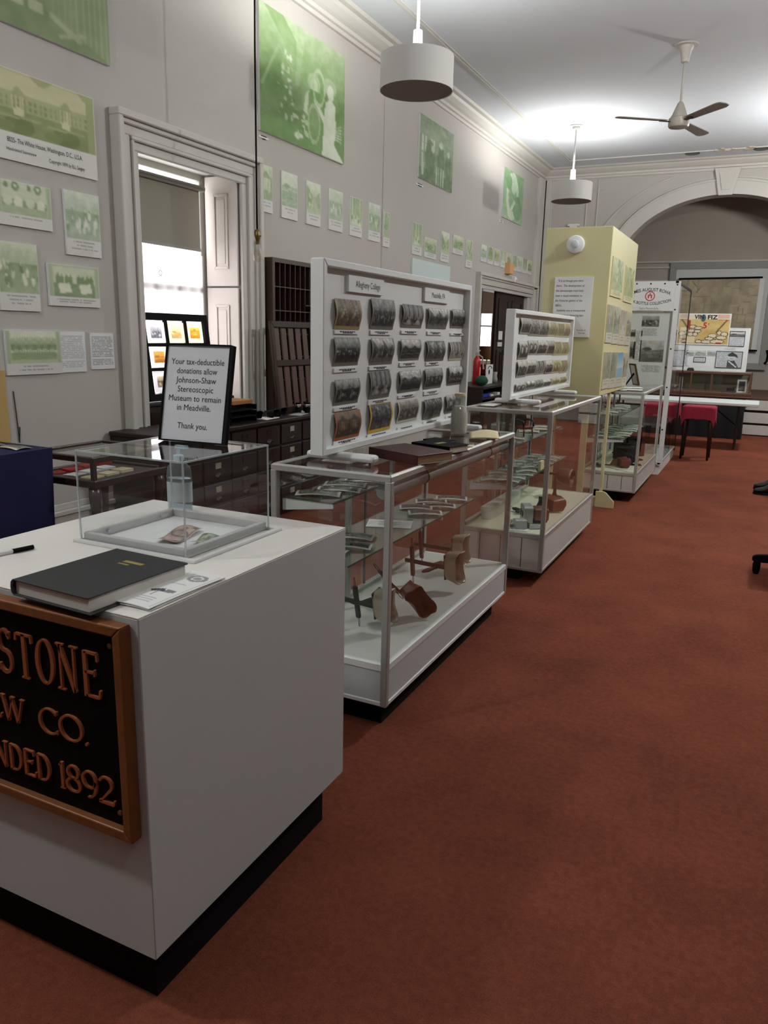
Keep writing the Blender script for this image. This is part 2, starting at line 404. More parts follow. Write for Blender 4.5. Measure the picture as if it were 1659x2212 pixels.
struct('wall_stage', MB().box(-2.4, .68, 13.47, 13.52, 0, .56), mat('stage_shadow_gap', (40, 30, 26), .8, var=.1))
pr = MB()
for z0, z1, d in ((2.86, 2.9, .05), (2.76, 2.8, .035), (2.52, 2.56, .03), (1.05, 1.1, .03)): pr.box(-3.2, 1.4, 16.05-d, 16.05, z0, z1)
struct('trim_4', pr, M_TRIM, bevel=.008)
# arch dressing: two moulded rings, spandrel mouldings, keystone, pilasters
ar = MB()
def arc_band(k0, k1, y0, y1):
    ts = np.linspace(0.02, PI-.02, 49)
    for a, b in zip(ts[:-1], ts[1:]):
        q = []
        for t, k in ((a, k0), (b, k0), (b, k1), (a, k1)): q.append((ACX-(AA+k)*math.cos(t), ASP+(AB+k)*math.sin(t)))
        ar.prism(q, 'y', y0, y1)
arc_band(0, .2, FY-.012, FY); arc_band(.2, .225, FY-.03, FY); arc_band(.245, .258, FY-.02, FY)
for sx in (-1, 1):
    pts = [(ACX+sx*(AA+.5)*math.cos(t), FY-.006, ASP+(AB+.42)*math.sin(t)) for t in np.linspace(.28, 1.22, 16)]
    top = (pts[-1][2])
    ar.tube(pts, .014, 6); ar.tube([pts[-1], (ACX+sx*(AA+.42), FY-.006, top), pts[0]], .014, 6)
    ar.tube([(ACX+sx*(AA+.6), FY-.006, .4), (ACX+sx*(AA+.6), FY-.006, 3.86), (ACX+sx*1.9, FY-.006, 3.86)], .012, 6)
ar.prism([(ACX-.1, ASP+AB-.02), (ACX+.1, ASP+AB-.02), (ACX+.19, 4.08), (ACX-.19, 4.08)], 'y', FY-.06, FY)
ar.prism([(ACX-.06, ASP+AB+.06), (ACX+.06, ASP+AB+.06), (ACX+.11, 4.0), (ACX-.11, 4.0)], 'y', FY-.075, FY-.06)
struct('trim_3', ar, M_TRIM)
# crown moulding
def crown(u0, s):                                   # profile: u = distance into the room from the wall
    return [(u0, 4.055), (u0+s*.03, 4.055), (u0+s*.035, 4.085), (u0+s*.06, 4.09), (u0+s*.065, 4.12), (u0+s*.1, 4.135), (u0+s*.15, 4.17), (u0+s*.17, 4.195), (u0+s*.215, 4.2), (u0+s*.24, 4.222), (u0, 4.222)]
struct('trim_1', MB().prism(crown(WX, 1), 'y', BY, FY).box(WX+.59, WX+.61, BY, FY-.68, CZ-.014, CZ).box(WX+.63, WX+.64, BY, FY-.68, CZ-.008, CZ).prism(crown(RX, -1), 'y', BY, FY), M_TRIM)
struct('trim_2', MB().prism([(a, b) for a, b in crown(FY, -1)], 'x', WX, RX).box(WX+.6, RX, FY-.69, FY-.67, CZ-.014, CZ), M_TRIM)
struct('trim_6', MB().box(WX, WX+.06, 13.62, FY, 0, 4.06).box(WX+.06, WX+.09, 13.9, FY, 0, 4.06).box(WX, WX+.17, FY-.05, FY, 0, 4.06).box(WX+.17, WX+.19, FY-.025, FY, 0, 4.06), M_TRIM, bevel=.006)
bb = MB()
for y0, y1 in ((BY, 3.87), (5.42, 10.7)): bb.box(WX, WX+.022, y0, y1, 0, .3).box(WX, WX+.035, y0, y1, .3, .33).box(WX, WX+.008, y0, y1, .33, .37)
struct('baseboard_left', bb, M_TRIM, bevel=.004)
# window casing, jambs, shutters, sash
cas = MB()
def casing(y0, y1, zt, mbx, yo0, yo1, zo, zb=0):
    for d0, d1, th in ((0, .045, .085), (.045, .075, .06), (.075, .135, .04), (.135, .16, .055), (.16, .215, .03)):
        for a0, a1 in ((yo0+d0, yo0+d1), (yo1-d1, yo1-d0)):
            mbx.box(WX, WX+th, a0, a1, zb, zo-d1+.0)
        mbx.box(WX, WX+th, yo0+d0, yo1-d0, zo-d1, zo-d0)
casing(WY0, WY1, WZ1, cas, 3.876, 5.415, 2.755)
struct('trim_7', cas, M_TRIM, bevel=.006)
jb = MB().box(-4.16, WX, WY0, WY0+.012, .9, WZ1).box(-4.16, WX, WY0, WY1, WZ1-.012, WZ1).box(-4.2, -3.9, WY0, WY1, .86, .9).box(-4.16, WX, WY1-.012, WY1, 0, .9)
struct('trim_8', jb, M_TRIM)
win = thing('window_1', 'tall sash window in the bay with grey roller blind half drawn', 'window', (-4.16, 4.65, .9)); win['kind'] = 'structure'
fr = MB().ringframe('x', -4.2, -4.15, WY0, WY1, .9, WZ1, .06).box(-4.19, -4.155, WY0+.05, WY1-.05, 1.72, 1.77).box(-4.185, -4.16, 4.64, 4.66, .95, 1.72)
part('sash_frame', fr, M_TRIM, win, bevel=.004)
part('glass_pane', MB().quad((-4.18, WY0, .9), (-4.18, WY1, .9), (-4.18, WY1, WZ1), (-4.18, WY0, WZ1)), M_GLASS, win)
SHUT = mat('shutter_paint', (214, 202, 194), .5, var=.03)
for nm, z0, z1, lab in (('window_shutter', 1.78, 2.6, 'upper pale panelled shutter folded against the right side of the window bay'), ('window_shutter', .89, 1.765, 'lower pale panelled shutter folded against the right side of the window bay')):
    t = thing(nm, lab, 'shutter', (-3.97, WY1-.03, z0), group='window bay shutters')
    part('shutter_board', MB().box(-4.12, -3.815, WY1-.035, WY1-.013, z0, z1), SHUT, t, bevel=.003)
    part('raised_panel', MB().ringframe('y', WY1-.043, WY1-.035, -4.04, -3.9, z0+.13, z1-.13, .02).box(-4.01, -3.93, WY1-.04, WY1-.035, z0+.17, z1-.17), SHUT, t, bevel=.003)
bl = thing('roller_blind', 'grey roller blind half drawn down the upper window', 'blind', (-4.1, 4.65, 2.5))
part('roller_tube', MB().tube([(-4.09, WY0+.02, 2.5), (-4.09, 5.13, 2.5)], .022, 12), M_GREYFRAME, bl, smooth='auto')
part('blind_fabric', MB().box(-4.112, -4.108, WY0+.03, 5.1, 2.05, 2.5), mat('blind_fabric', (150, 146, 134), .9, var=.04, scale=50), bl)
part('hem_bar', MB().box(-4.118, -4.102, WY0+.03, 5.1, 2.035, 2.055), M_GREYFRAME, bl)
part('pull_ring', MB().tube([(-4.1, 4.62+.018*math.cos(a), 1.84+.018*math.sin(a)) for a in np.linspace(0, 2*PI, 13)[:-1]], .003, 6, closed=True).tube([(-4.1, 4.62, 2.04), (-4.1, 4.62, 1.858)], .0012, 5), M_PAPER, bl)
cm = bpy.data.materials.new('sheer_curtain'); cm.use_nodes = True; N = cm.node_tree.nodes; L = cm.node_tree.links; N.remove(N['Principled BSDF'])
t1 = N.new('ShaderNodeBsdfTranslucent'); t1.inputs[0].default_value = (.86, .82, .84, 1); t2 = N.new('ShaderNodeBsdfTransparent'); t3 = N.new('ShaderNodeBsdfDiffuse'); t3.inputs[0].default_value = (.8, .76, .78, 1)
a1 = N.new('ShaderNodeMixShader'); a2 = N.new('ShaderNodeMixShader'); a1.inputs[0].default_value = .35; a2.inputs[0].default_value = .35
L.new(t1.outputs[0], a1.inputs[1]); L.new(t3.outputs[0], a1.inputs[2]); L.new(a1.outputs[0], a2.inputs[1]); L.new(t2.outputs[0], a2.inputs[2]); L.new(a2.outputs[0], N['Material Output'].inputs[0])
solo('sheer_curtain', MB().sheet(lambda u, v: Vector((-4.135+.008*math.sin(u*50)+.004*math.sin(u*23+v), WY0+.03+u*1.06, .93+v*1.08)), 90, 10), cm, 'white sheer curtain hanging across the bright window', 'curtain', smooth=True)
# far doorway on the left wall with pocket doors and the lit room behind
dc = MB(); casing(DY0, DY1, DZ1, dc, 10.72, 13.86, 2.32)
struct('trim_9', dc, M_TRIM, bevel=.006)
dj = MB().box(-4.25, WX, 13.445, 13.62, 0, 2.15).box(-4.25, WX, DY0, DY1, DZ1-.06, DZ1)
struct('trim_10', dj, M_TRIM)
def pocket_door(name, y0, y1, panels):
    d = thing(name, 'door', 'door', (-3.88, (y0+y1)/2, 0)); d['kind'] = 'structure'
    part('door_slab', MB().box(-3.9, -3.86, y0, y1, .01, 2.15), M_OAK, d)
    pm = MB()
    for a0, a1, z0, z1 in panels: pm.ringframe('x', -3.86, -3.845, a0, a1, z0, z1, .035)
    part('panel_moulding', pm, M_WALNUT, d, bevel=.004)
    return d
d1 = pocket_door('door_1', 10.79, 11.24, [(10.86, 11.17, 1.35, 2.0), (10.86, 11.17, .4, 1.2)]); d1['label'] = 'narrow visible edge of the left dark panelled sliding door'
d2 = pocket_door('door_2', 11.9, 13.44, [(12.04, 12.56, 1.35, 2.02), (12.74, 13.32, 1.35, 2.02), (12.04, 12.28, .3, 1.22), (12.34, 12.58, .3, 1.22), (12.74, 13.32, .3, 1.22)]); d2['label'] = 'wide dark panelled sliding door half closed across the doorway'
part('door_notice', MB().box(-3.86, -3.854, 12.08, 12.3, 1.28, 1.52), M_PAPER, d2)
br = MB().box(-8, -7.9, 9, 15.6, 0, 3.2).box(-8, XO, 8.9, 9, 0, 3.2).box(-8, XO, 9, 15.6, 3.2, 3.3)
br.box(-8, -5.6, 15.4, 15.6, 0, 3.2).box(-4.6, XO, 15.4, 15.6, 0, 3.2).box(-5.6, -4.6, 15.4, 15.6, 2.6, 3.2).box(-5.6, -4.6, 15.4, 15.6, 0, .9)
struct('wall_next_room', br, M_WALL)
struct('floor_next_room', MB().box(-8, XO, 9, 15.6, -.1, 0), M_CARPET)
wn = thing('window_2', 'bright window of the next room seen between the sliding doors', 'window', (-5.1, 15.5, .9)); wn['kind'] = 'structure'
part('sash_frame', MB().ringframe('y', 15.46, 15.5, -5.6, -4.6, .9, 2.6, .05).box(-5.6, -4.6, 15.46, 15.5, 1.62, 1.65).box(-5.09, -5.07, 15.47, 15.49, .9, 2.6), M_TRIM, wn)
part('glass_pane', MB().quad((-5.6, 15.49, .9), (-4.6, 15.49, .9), (-4.6, 15.49, 2.6), (-5.6, 15.49, 2.6)), M_GLASS, wn)
solo('roller_blind', MB().box(-5.58, -4.62, 15.38, 15.385, 1.89, 2.6).box(-5.58, -4.62, 15.375, 15.39, 1.88, 1.895), mat('taupe_blind', (170, 150, 136), .9, var=.04), 'taupe roller blind over the bright window beyond the sliding doors', 'blind')
# ceiling fan, pendants, downlights
def pendant(loc, lab, vis=True):
    t = thing('pendant_lamp', lab, 'pendant lamp', (loc[0], loc[1], loc[2]), group='drum pendant lamps')
    x, y, z = loc
    part('ceiling_canopy', MB().lathe([(.0, CZ-.05), (.05, CZ-.05), (.055, CZ-.015), (.085, CZ-.012), (.085, CZ)], (x, y, 0), 24), M_TRIM, t, smooth='auto')
    part('hanging_rod', MB().tube([(x, y, z+.25), (x, y, CZ-.03)], .011, 10), mat('white_rod', (225, 225, 225), .4, var=.02), t, smooth=True)
    part('socket_cap', MB().lathe([(.01, z+.41), (.033, z+.405), (.036, z+.28), (.03, z+.22), (.01, z+.22)], (x, y, 0), 20), mat('white_socket', (235, 235, 235), .4, var=.02), t, smooth='auto')
    part('drum_shade', MB().lathe([(.27, z), (.27, z+.235), (.262, z+.235), (.262, z+.006), (.27, z)], (x, y, 0), 48), M_SHADE, t, smooth='auto')
    part('bottom_diffuser', MB().lathe([(.001, z+.004), (.264, z+.004), (.264, z+.012), (.001, z+.012)], (x, y, 0), 48), M_SHADEBOT, t)
    part('bulb', MB().lathe([(.002, z+.07), (.035, z+.09), (.04, z+.13), (.02, z+.19), (.014, z+.22)], (x, y, 0), 16), mat('lit_bulb', (255, 250, 240), .4, emit=(255, 250, 240), estr=6, var=.01), t, smooth=True)
    return t
def uplight(x, y, z, e):
    for k in range(1):
        l = bpy.data.lights.new('pendant_and_fill_glow', 'POINT'); l.energy = e; l.shadow_soft_size = .09; l.color = (.99, 1, .965)
        o = bpy.data.objects.new('pendant_and_fill_glow', l); o.location = (x, y, z+.17); C.objects.link(o)
PE = 190
pz = 3.195
pendant((-2.56, 5.72, 3.195), 'near white drum pendant lamp hanging in front of the crown moulding')
pendant((-2.64, 11.2, 3.26), 'far white drum pendant lamp hanging by the corner of the far wall')
uplight(-2.56, 5.72, 3.195, PE*.8); uplight(-2.64, 11.2, 3.26, PE*.72)
for x, y, k in ((-2.6, .2, .5), (.85, .2, .15), (.85, 5.7, .95), (.85, 11.2, 1)): uplight(x, y, 3.2, PE*k)  # unseen lamps without pendants; the pair by the camera is added fill
fx, fy = -1.035, 8.66
fan = thing('ceiling_fan', 'white three-bladed ceiling fan on a long downrod', 'ceiling fan', (fx, fy, 3.5))
part('canopy', MB().lathe([(.012, CZ-.16), (.035, CZ-.155), (.055, CZ-.05), (.065, CZ-.04), (.068, CZ-.015), (.11, CZ-.012), (.11, CZ)], (fx, fy, 0), 28), M_TRIM, fan, smooth='auto')
part('downrod', MB().tube([(fx, fy, 3.66), (fx, fy, CZ-.1)], .012, 10), M_TRIM, fan, smooth=True)
part('motor_housing', MB().lathe([(.012, 3.72), (.03, 3.7), (.07, 3.6), (.082, 3.58), (.082, 3.575), (.075, 3.57), (.098, 3.565), (.1, 3.5), (.09, 3.485), (.05, 3.475), (.002, 3.472)], (fx, fy, 0), 32), mat('fan_cream_enamel', (182, 174, 164), .4, var=.03), fan, smooth='auto')
for tx, ty in ((-1.574, 8.296), (-.52, 8.10), (-.875, 9.18)):
    a = math.atan2(ty-fy, tx-fx); R = Matrix.Translation((fx, fy, 3.54)) @ Matrix.Rotation(a, 4, 'Z') @ Matrix.Rotation(math.radians(-8), 4, 'X')
    b = part('blade', MB().prism([(.14, -.045), (.6, -.065), (.645, -.05), (.66, 0), (.645, .05), (.6, .065), (.14, .045)], 'z', -.004, .004, R), mat('fan_blade', (150, 144, 138), .5, var=.05), fan, bevel=.002)
    part('blade_bracket', MB().box(.07, .2, -.018, .018, -.012, -.004, R), M_STEEL, b)
for i, (px, py) in enumerate(((1496, 331), (1645, 321))):
    p = atz(px, py, CZ); t = thing('ceiling_downlight', ('dark recessed ceiling downlight left of the cracked plaster patch', 'dark recessed ceiling downlight right of the cracked plaster patch')[i], 'downlight', (p.x, p.y, CZ-.03))
    part('trim_ring', MB().lathe([(.08, CZ-.012), (.105, CZ-.01), (.105, CZ)], (p.x, p.y, 0), 24), M_STEEL, t); part('baffle', MB().lathe([(.001, CZ-.008), (.082, CZ-.008), (.082, CZ-.002)], (p.x, p.y, 0), 24), M_BLACK, t)
p = atz(1585, 323, CZ); rng = random.Random(4)
cr = MB()
for i in range(16):
    x = p.x+rng.uniform(-.26, .26); y = p.y+rng.uniform(-.1, .1); r = rng.uniform(.02, .06)
    cr.prism([(x+r*rng.uniform(.6, 1.3)*math.cos(a), y+r*rng.uniform(.6, 1.3)*math.sin(a)) for a in np.linspace(0, 2*PI, 7)[:-1]], 'z', CZ-rng.uniform(.004, .014), CZ)
struct('trim_11', cr, mat('flaking_plaster', (200, 186, 166), .9, var=.15, scale=30))
# bare bulb hanging by the window
bx, by = -3.2, 4.575
t = thing('hanging_bulb', 'bare clear bulb hanging on a long black cord by the window', 'bulb', (bx, by, 1.93))
part('cord', MB().tube([(bx, by, 2.08), (bx-.001, by+.004, 3.2), (bx, by+.02, CZ)], .006, 6), M_BLACK, t, smooth=True)
part('socket', MB().lathe([(.006, 2.06), (.014, 2.055), (.02, 2.04), (.021, 2.0), (.016, 1.99), (.017, 1.965), (.01, 1.962)], (bx, by, .05), 16).tube([(bx, by, 2.065), (bx+.025, by+.01, 2.065)], .005, 6), M_BRASS, t, smooth='auto')
part('glass_bulb', MB().lathe([(.013, 1.968), (.016, 1.95), (.026, 1.915), (.031, 1.89), (.028, 1.865), (.015, 1.85), (.002, 1.845)], (bx, by, .05), 20), glass_mat('bulb_glass', (240, 236, 228), dens=.12), t, smooth=True)
part('filament', MB().tube([(bx+.008*math.cos(k), by+.008*math.sin(k), 1.94+.04*(k % 2)) for k in range(8)], .001, 4), M_BRASS, t)
# ------------------------------------------------------------------ reception desk and what stands on it
DX0, DX1, DYA, DYB, DZ = -1.69, -.995, 1.022, 1.83, .91
desk = thing('reception_desk', 'white laminate reception pedestal with black toe kick, nearest to the viewer', 'desk', ((DX0+DX1)/2, (DYA+DYB)/2, 0))
part('cabinet_body', MB().box(DX0, DX1, DYA, DYB, .15, DZ-.002), M_WHITE, desk, bevel=.002)
part('top_panel', MB().box(DX0, DX1, DYA, DYB, DZ-.002, DZ), mat('desk_top_laminate', (226, 223, 217), .4, var=.02, scale=6), desk)
part('toe_kick', MB().box(DX0+.05, DX1-.045, DYA+.045, DYB-.045, 0, .15), M_BLACK, desk)
# bronze plaque on the front
PX0, PX1, PZ0, PZ1 = -1.665, -1.013, .44, .897
pq = thing('bronze_plaque', 'black and bronze company plaque with raised copper letters on the front of the white desk', 'plaque', ((PX0+PX1)/2, DYA-.01, PZ0))
part('back_plate', MB().box(PX0+.01, PX1-.01, DYA-.014, DYA-.001, PZ0+.01, PZ1-.01), mat('black_enamel', (4, 3, 3), .7, var=.2, scale=50, bump=.15, spec=.12), pq)
part('wooden_frame', MB().ringframe('y', DYA-.03, DYA-.001, PX0, PX1, PZ0, PZ1, .022), M_FRAMEWOOD, pq, bevel=.003, seg=2)
for x in (PX0+.04, PX1-.042):
    for z in (PZ0+.05, PZ1-.048):
        s = part('screw', MB().lathe([(.0005, 0), (.0062, 0), (.0056, .003), (.0005, .0042)], n=14, M=Matrix.Translation((x, DYA-.014, z)) @ Matrix.Rotation(PI/2, 4, 'X')), mat('dull_brass_screw', (120, 104, 70), .5, .5, var=.1), pq)
# engraved roman letters, drawn as strokes with serifs
def stroke_letters(word, x_right, z0, h, wf, gap, tw):
    mbs = [MB()]; T, t = tw*h, tw*.5*h; y0, y1 = DYA-.0195, DYA-.0135
    def bar(a, b, w0, w1=None):
        w1 = w1 or w0; d = (b-a).normalized(); n = Vector((-d.y, d.x))
        mbs[-1].prism([tuple(a+n*w0/2), tuple(a-n*w0/2), tuple(b-n*w1/2), tuple(b+n*w1/2)], 'y', y0, y1)
    def V2(x, z): return Vector((x, z))
    def curve(pts, ws):
        for i in range(len(pts)-1):
            a, b = V2(*pts[i]), V2(*pts[i+1]); d = (b-a).normalized()*h*.004; bar(a-d, b+d, ws[i], ws[i+1])
    def arcp(cx, cz, rx, rz, a0, a1, n=18): return [(cx+rx*math.cos(math.radians(a0+(a1-a0)*i/n)), cz+rz*math.sin(math.radians(a0+(a1-a0)*i/n))) for i in range(n+1)]
    def aw(a0, a1, n=18): return [t*.75+(T-t*.75)*abs(math.cos(math.radians(a0+(a1-a0)*i/n))) for i in range(n+1)]
    tot = sum(wf[c]*h+gap for c in word)-gap; x = x_right-tot
    for c in word:
        w = wf[c]*h; X = lambda u: x+u*w; Z = lambda v: z0+v*h
        def L(u0, v0, u1, v1, wd): bar(V2(X(u0), Z(v0)), V2(X(u1), Z(v1)), wd)
        def serif(u, v): bar(V2(X(u)-.11*h, Z(v)), V2(X(u)+.11*h, Z(v)), .035*h)
        if c == 'K': L(.2, 0, .2, 1, T); L(.25, .42, .85, 1, t); L(.4, .55, .9, 0, T); serif(.2, 0); serif(.2, 1); serif(.85, 1); serif(.9, 0)
        elif c == 'E': L(.2, 0, .2, 1, T); L(.2, .98, .92, .98, t); L(.2, .55, .75, .55, t); L(.2, .025, .98, .025, t); L(.92, .98, .95, .82, t); L(.98, .02, 1.04, .2, t); L(.75, .48, .75, .62, t*.7)
        elif c == 'F': L(.2, 0, .2, 1, T); L(.2, .98, .95, .98, t); L(.2, .52, .75, .52, t); L(.95, .98, .98, .82, t); serif(.2, 0)
        elif c == 'Y': L(.5, 0, .5, .5, T); L(.5, .48, .1, 1, T); L(.5, .48, .9, 1, t); serif(.5, 0); serif(.1, 1); serif(.9, 1)
        elif c == 'T': L(.5, 0, .5, 1, T); L(.02, .98, .98, .98, t); L(.02, .99, -.02, .83, t); L(.98, .99, 1.02, .83, t); serif(.5, 0)
        elif c == 'I': L(.5, 0, .5, 1, T); serif(.5, 0); serif(.5, 1)
        elif c == '1': L(.6, 0, .6, 1, T); L(.6, .97, .1, .86, t); serif(.6, 0)
        elif c == 'N': L(.14, 0, .14, 1, t); L(.12, 1, .88, 0, T); L(.88, 0, .88, 1, t); serif(.14, 0); serif(.14, 1); serif(.88, 1)
        elif c == 'V': L(.08, 1, .5, 0, T); L(.5, 0, .92, 1, t); serif(.08, 1); serif(.92, 1)
        elif c == 'W': L(.04, 1, .28, 0, T); L(.28, 0, .5, .95, t); L(.46, 1, .72, 0, T); L(.72, 0, .96, 1, t); serif(.04, 1); serif(.5, 1); serif(.96, 1)
        elif c == 'U': L(.14, 1, .14, .3, T); L(.86, 1, .86, .3, t); curve(arcp(X(.5), Z(.3), w*.36, h*.28, 180, 360), aw(180, 360)); serif(.14, 1); serif(.86, 1)
        elif c == 'O': curve(arcp(X(.5), Z(.5), w*.5, h*.49, 0, 360, 36), aw(0, 360, 36))
        elif c == 'C': curve(arcp(X(.55), Z(.5), w*.52, h*.49, 42, 318, 30), aw(42, 318, 30)); L(.94, .82, .96, .98, t); L(.94, .18, .98, .06, t)
        elif c == 'D': L(.16, 0, .16, 1, T); curve([(X(.1), Z(.98))]+arcp(X(.4), Z(.5), w*.55, h*.48, 90, -90, 24)+[(X(.1), Z(.02))], [t]+aw(90, -90, 24)+[t])
        elif c == 'S': curve(arcp(X(.5), Z(.745), w*.38, h*.235, 30, 265)+arcp(X(.5), Z(.26), w*.44, h*.25, 85, -150), [t+(T-t)*.55]*38); L(.84, .8, .88, .96, t); L(.1, .2, .06, .03, t)
        elif c == '8': curve(arcp(X(.5), Z(.75), w*.36, h*.23, 0, 360, 24), aw(0, 360, 24)); curve(arcp(X(.5), Z(.26), w*.46, h*.25, 0, 360, 24), aw(0, 360, 24))
        elif c == '9': curve(arcp(X(.5), Z(.68), w*.44, h*.3, 0, 360, 26), aw(0, 360, 26)); curve(arcp(X(.42), Z(.5), w*.52, h*.48, 20, -95), aw(20, -95))
        elif c == '2': curve(arcp(X(.48), Z(.73), w*.4, h*.25, 160, -35)+[(X(.1), Z(.05))], aw(160, -35)+[t]); L(.02, .05, .98, .05, T*.9); L(.98, .03, 1.02, .2, t)
        elif c == ' ': mbs.append(MB())
        elif c == '.': mbs[-1].prism([(X(.5)+.06*h*math.cos(a), Z(.06)+.06*h*math.sin(a)) for a in np.linspace(0, 2*PI, 13)[:-1]], 'y', y0, y1)
        x += w+gap
    return mbs
lt = stroke_letters('KEYSTONE', -1.086, .731, .096, {'K': .5, 'E': .46, 'Y': .52, 'S': .42, 'T': .46, 'O': .45, 'N': .52}, .0155, .1)
l2 = stroke_letters('VIEW CO.', -1.126, .619, .056, {'V': .95, 'I': .25, 'E': .6, 'W': 1.15, ' ': .62, 'C': .95, 'O': 1.08, '.': .2}, .006, .125)
l3 = stroke_letters('FOUNDED 1892', -1.066, .502, .06, {'F': .55, 'O': .76, 'U': .7, 'N': .74, 'D': .64, 'E': .58, ' ': .28, '1': .24, '8': .66, '9': .66, '2': .68}, .0055, .12)
for word in lt+l2+l3: part('raised_lettering', word, M_COPPER, pq)
# acrylic donation box
bx0, bx1, by0, by1, bz = -1.5, -1.165, 1.36, 1.7, 1.142
ac = thing('donation_box', 'clear acrylic donation box on the white desk', 'donation box', ((bx0+bx1)/2, (by0+by1)/2, DZ))
pn = MB()
pn.quad((bx0, by0, DZ+.006), (bx1, by0, DZ+.006), (bx1, by0, bz), (bx0, by0, bz)).quad((bx0, by1, DZ+.006), (bx1, by1, DZ+.006), (bx1, by1, bz), (bx0, by1, bz))
pn.quad((bx0, by0, DZ+.006), (bx0, by1, DZ+.006), (bx0, by1, bz), (bx0, by0, bz)).quad((bx1, by0, DZ+.006), (bx1, by1, DZ+.006), (bx1, by1, bz), (bx1, by0, bz))
part('side_panel', pn, M_ACRYL, ac)
tp = MB().quad((bx0, by0, bz), (bx1, by0, bz), (bx1, by1, bz), (bx0, by1, bz)); part('top_panel', tp, M_ACRYL, ac)
eg = MB()
for x in (bx0, bx1):
    for y in (by0, by1): eg.box(x-.0018, x+.0018, y-.0018, y+.0018, DZ+.006, bz)
eg.ringframe('z', bz-.002, bz+.002, bx0-.002, bx1+.002, by0-.002, by1+.002, .004)
part('polished_edge', eg, M_ACRYLEDGE, ac)
part('base_flange', MB().ringframe('z', DZ+.001, DZ+.007, bx0-.014, bx1+.035, by0-.014, by1+.012, .014), mat('frosted_acrylic', (222, 222, 222), .35, var=.01), ac)
part('base_frame', MB().ringframe('z', DZ+.001, DZ+.024, bx0+.004, bx1-.004, by0+.004, by1-.004, .014), mat('grey_vinyl_frame', (190, 190, 188), .5, var=.03), ac, bevel=.002)
part('base_board', MB().box(bx0+.02, bx1-.02, by0+.02, by1-.02, DZ+.0005, DZ+.003), M_WHITE2, ac)
for x, y in ((bx0+.021, by0+.07), (bx0+.021, by1-.07)): part('screw', MB().lathe([(.0005, 0), (.004, 0), (.003, .003), (.0005, .0035)], n=10, M=Matrix.Translation((x, y, DZ+.015)) @ Matrix.Rotation(PI/2, 4, 'Y')), M_CHROME, ac)
def banknote(c4, col, seed, lab):
    cv = Canvas(24, 54, seed, .8); cv.rect(.03, .07, .97, .93, .35).rect(.06, .14, .94, .86, .75).ell(.5, .5, .15, .36, .3).ell(.5, .5, .1, .26, .6).noise(.35, 9)
    for x in (.12, .88):
        for y in (.22, .78): cv.ell(x, y, .06, .12, .25)
    cv.rect(.62, .4, .8, .6, .4)
    o = painted('banknote', *c4, cv.rgb(*col), M_PRINT, None, bow=lambda u, v: .004*math.sin(u*6+seed)+.003*math.sin(v*5)+.006)
    tag(o, lab, 'banknote'); c = sum((v.co for v in o.data.vertices), Vector())/len(o.data.vertices); o.data.transform(Matrix.Translation(-c)); o.location = c
zb = DZ+.006
banknote([(-1.327, 1.43, zb), (-1.358, 1.575, zb), (-1.297, 1.588, zb), (-1.264, 1.446, zb)], ((92, 70, 66), (214, 196, 184)), 3, 'pinkish banknote lying in the back of the clear donation box')
banknote([(-1.228, 1.44, zb), (-1.252, 1.53, zb), (-1.196, 1.544, zb), (-1.187, 1.46, zb)], ((58, 78, 58), (206, 212, 190)), 8, 'crumpled green banknote lying near the front right of the clear donation box')
# donation notice in its black holder
R = Matrix.Translation((-1.344, 1.603, bz+.0045)) @ Matrix.Rotation(math.radians(4), 4, 'Z') @ Matrix.Rotation(math.radians(-11.5), 4, 'X')
SW, SH = .204, .26
dn = thing('donation_notice', 'white donation notice in a black slanted holder on top of the acrylic box', 'sign', (-1.344, 1.603, bz+.0045))
part('holder', MB().ringframe('y', -.003, .022, -SW/2, SW/2, 0, SH, .004).box(-SW/2, SW/2, .008, .022, 0, SH, None), M_BLACK, dn)
hd = dn.children[0]; hd.data.transform(R)
part('paper_sheet', MB().box(-SW/2+.004, SW/2-.004, .002, .008, .004, SH-.004, R), mat('notice_paper', (214, 216, 222), .5, var=.01), dn)
part('rear_strut', MB().box(-.03, .03, .022, .028, .0, .15, R).box(-.03, .03, .022, .07, -.0, .004, Matrix.Translation((-1.344, 1.603, bz+.0045))), M_BLACK, dn)
TM = R @ facing('-y', (0, .0015, 0))
for i, tx in enumerate(('Your tax-deductible', 'donations allow', 'Johnson-Shaw', 'Stereoscopic', 'Museum to remain', 'in Meadville.', '', 'Thank you.')):
    if tx: lettering('notice_text', tx, .0225, M_INK, dn, TM @ Matrix.Translation((0, .206-i*.0243, 0)), fit=(.166, .126, .126, .112, .164, .106, 0, .094)[i])
# sanitizer bottle
sx, sy = -1.515, 1.752
sb = thing('sanitizer_bottle', 'clear pump bottle of hand sanitizer standing behind the acrylic box', 'bottle', (sx, sy, DZ))
def oval(prof, sq=.6): 
    m = MB().lathe(prof, (0, 0, 0), 24, Matrix.Translation((sx, sy, DZ)) @ Matrix.Rotation(.3, 4, 'Z') @ Matrix.Diagonal((1, sq, 1, 1))); return m
part('bottle_body', oval([(.002, .001), (.036, .001), (.038, .008), (.038, .11), (.034, .135), (.018, .148), (.014, .152)]), glass_mat('bottle_plastic', (226, 234, 236), dens=.12), sb, smooth=True)
part('gel', oval([(.002, .004), (.034, .004), (.035, .1), (.002, .1)]), glass_mat('sanitizer_gel', (226, 236, 240), dens=.05), sb, smooth='auto')
part('bottle_label', MB().lathe([(.0386, .03), (.0386, .09)], (0, 0, 0), 24, Matrix.Translation((sx, sy, DZ)) @ Matrix.Rotation(.3, 4, 'Z') @ Matrix.Diagonal((1, .6, 1, 1)), caps=False), mat('clear_label', (190, 200, 200), .4, var=.12, scale=60), sb, smooth=True)
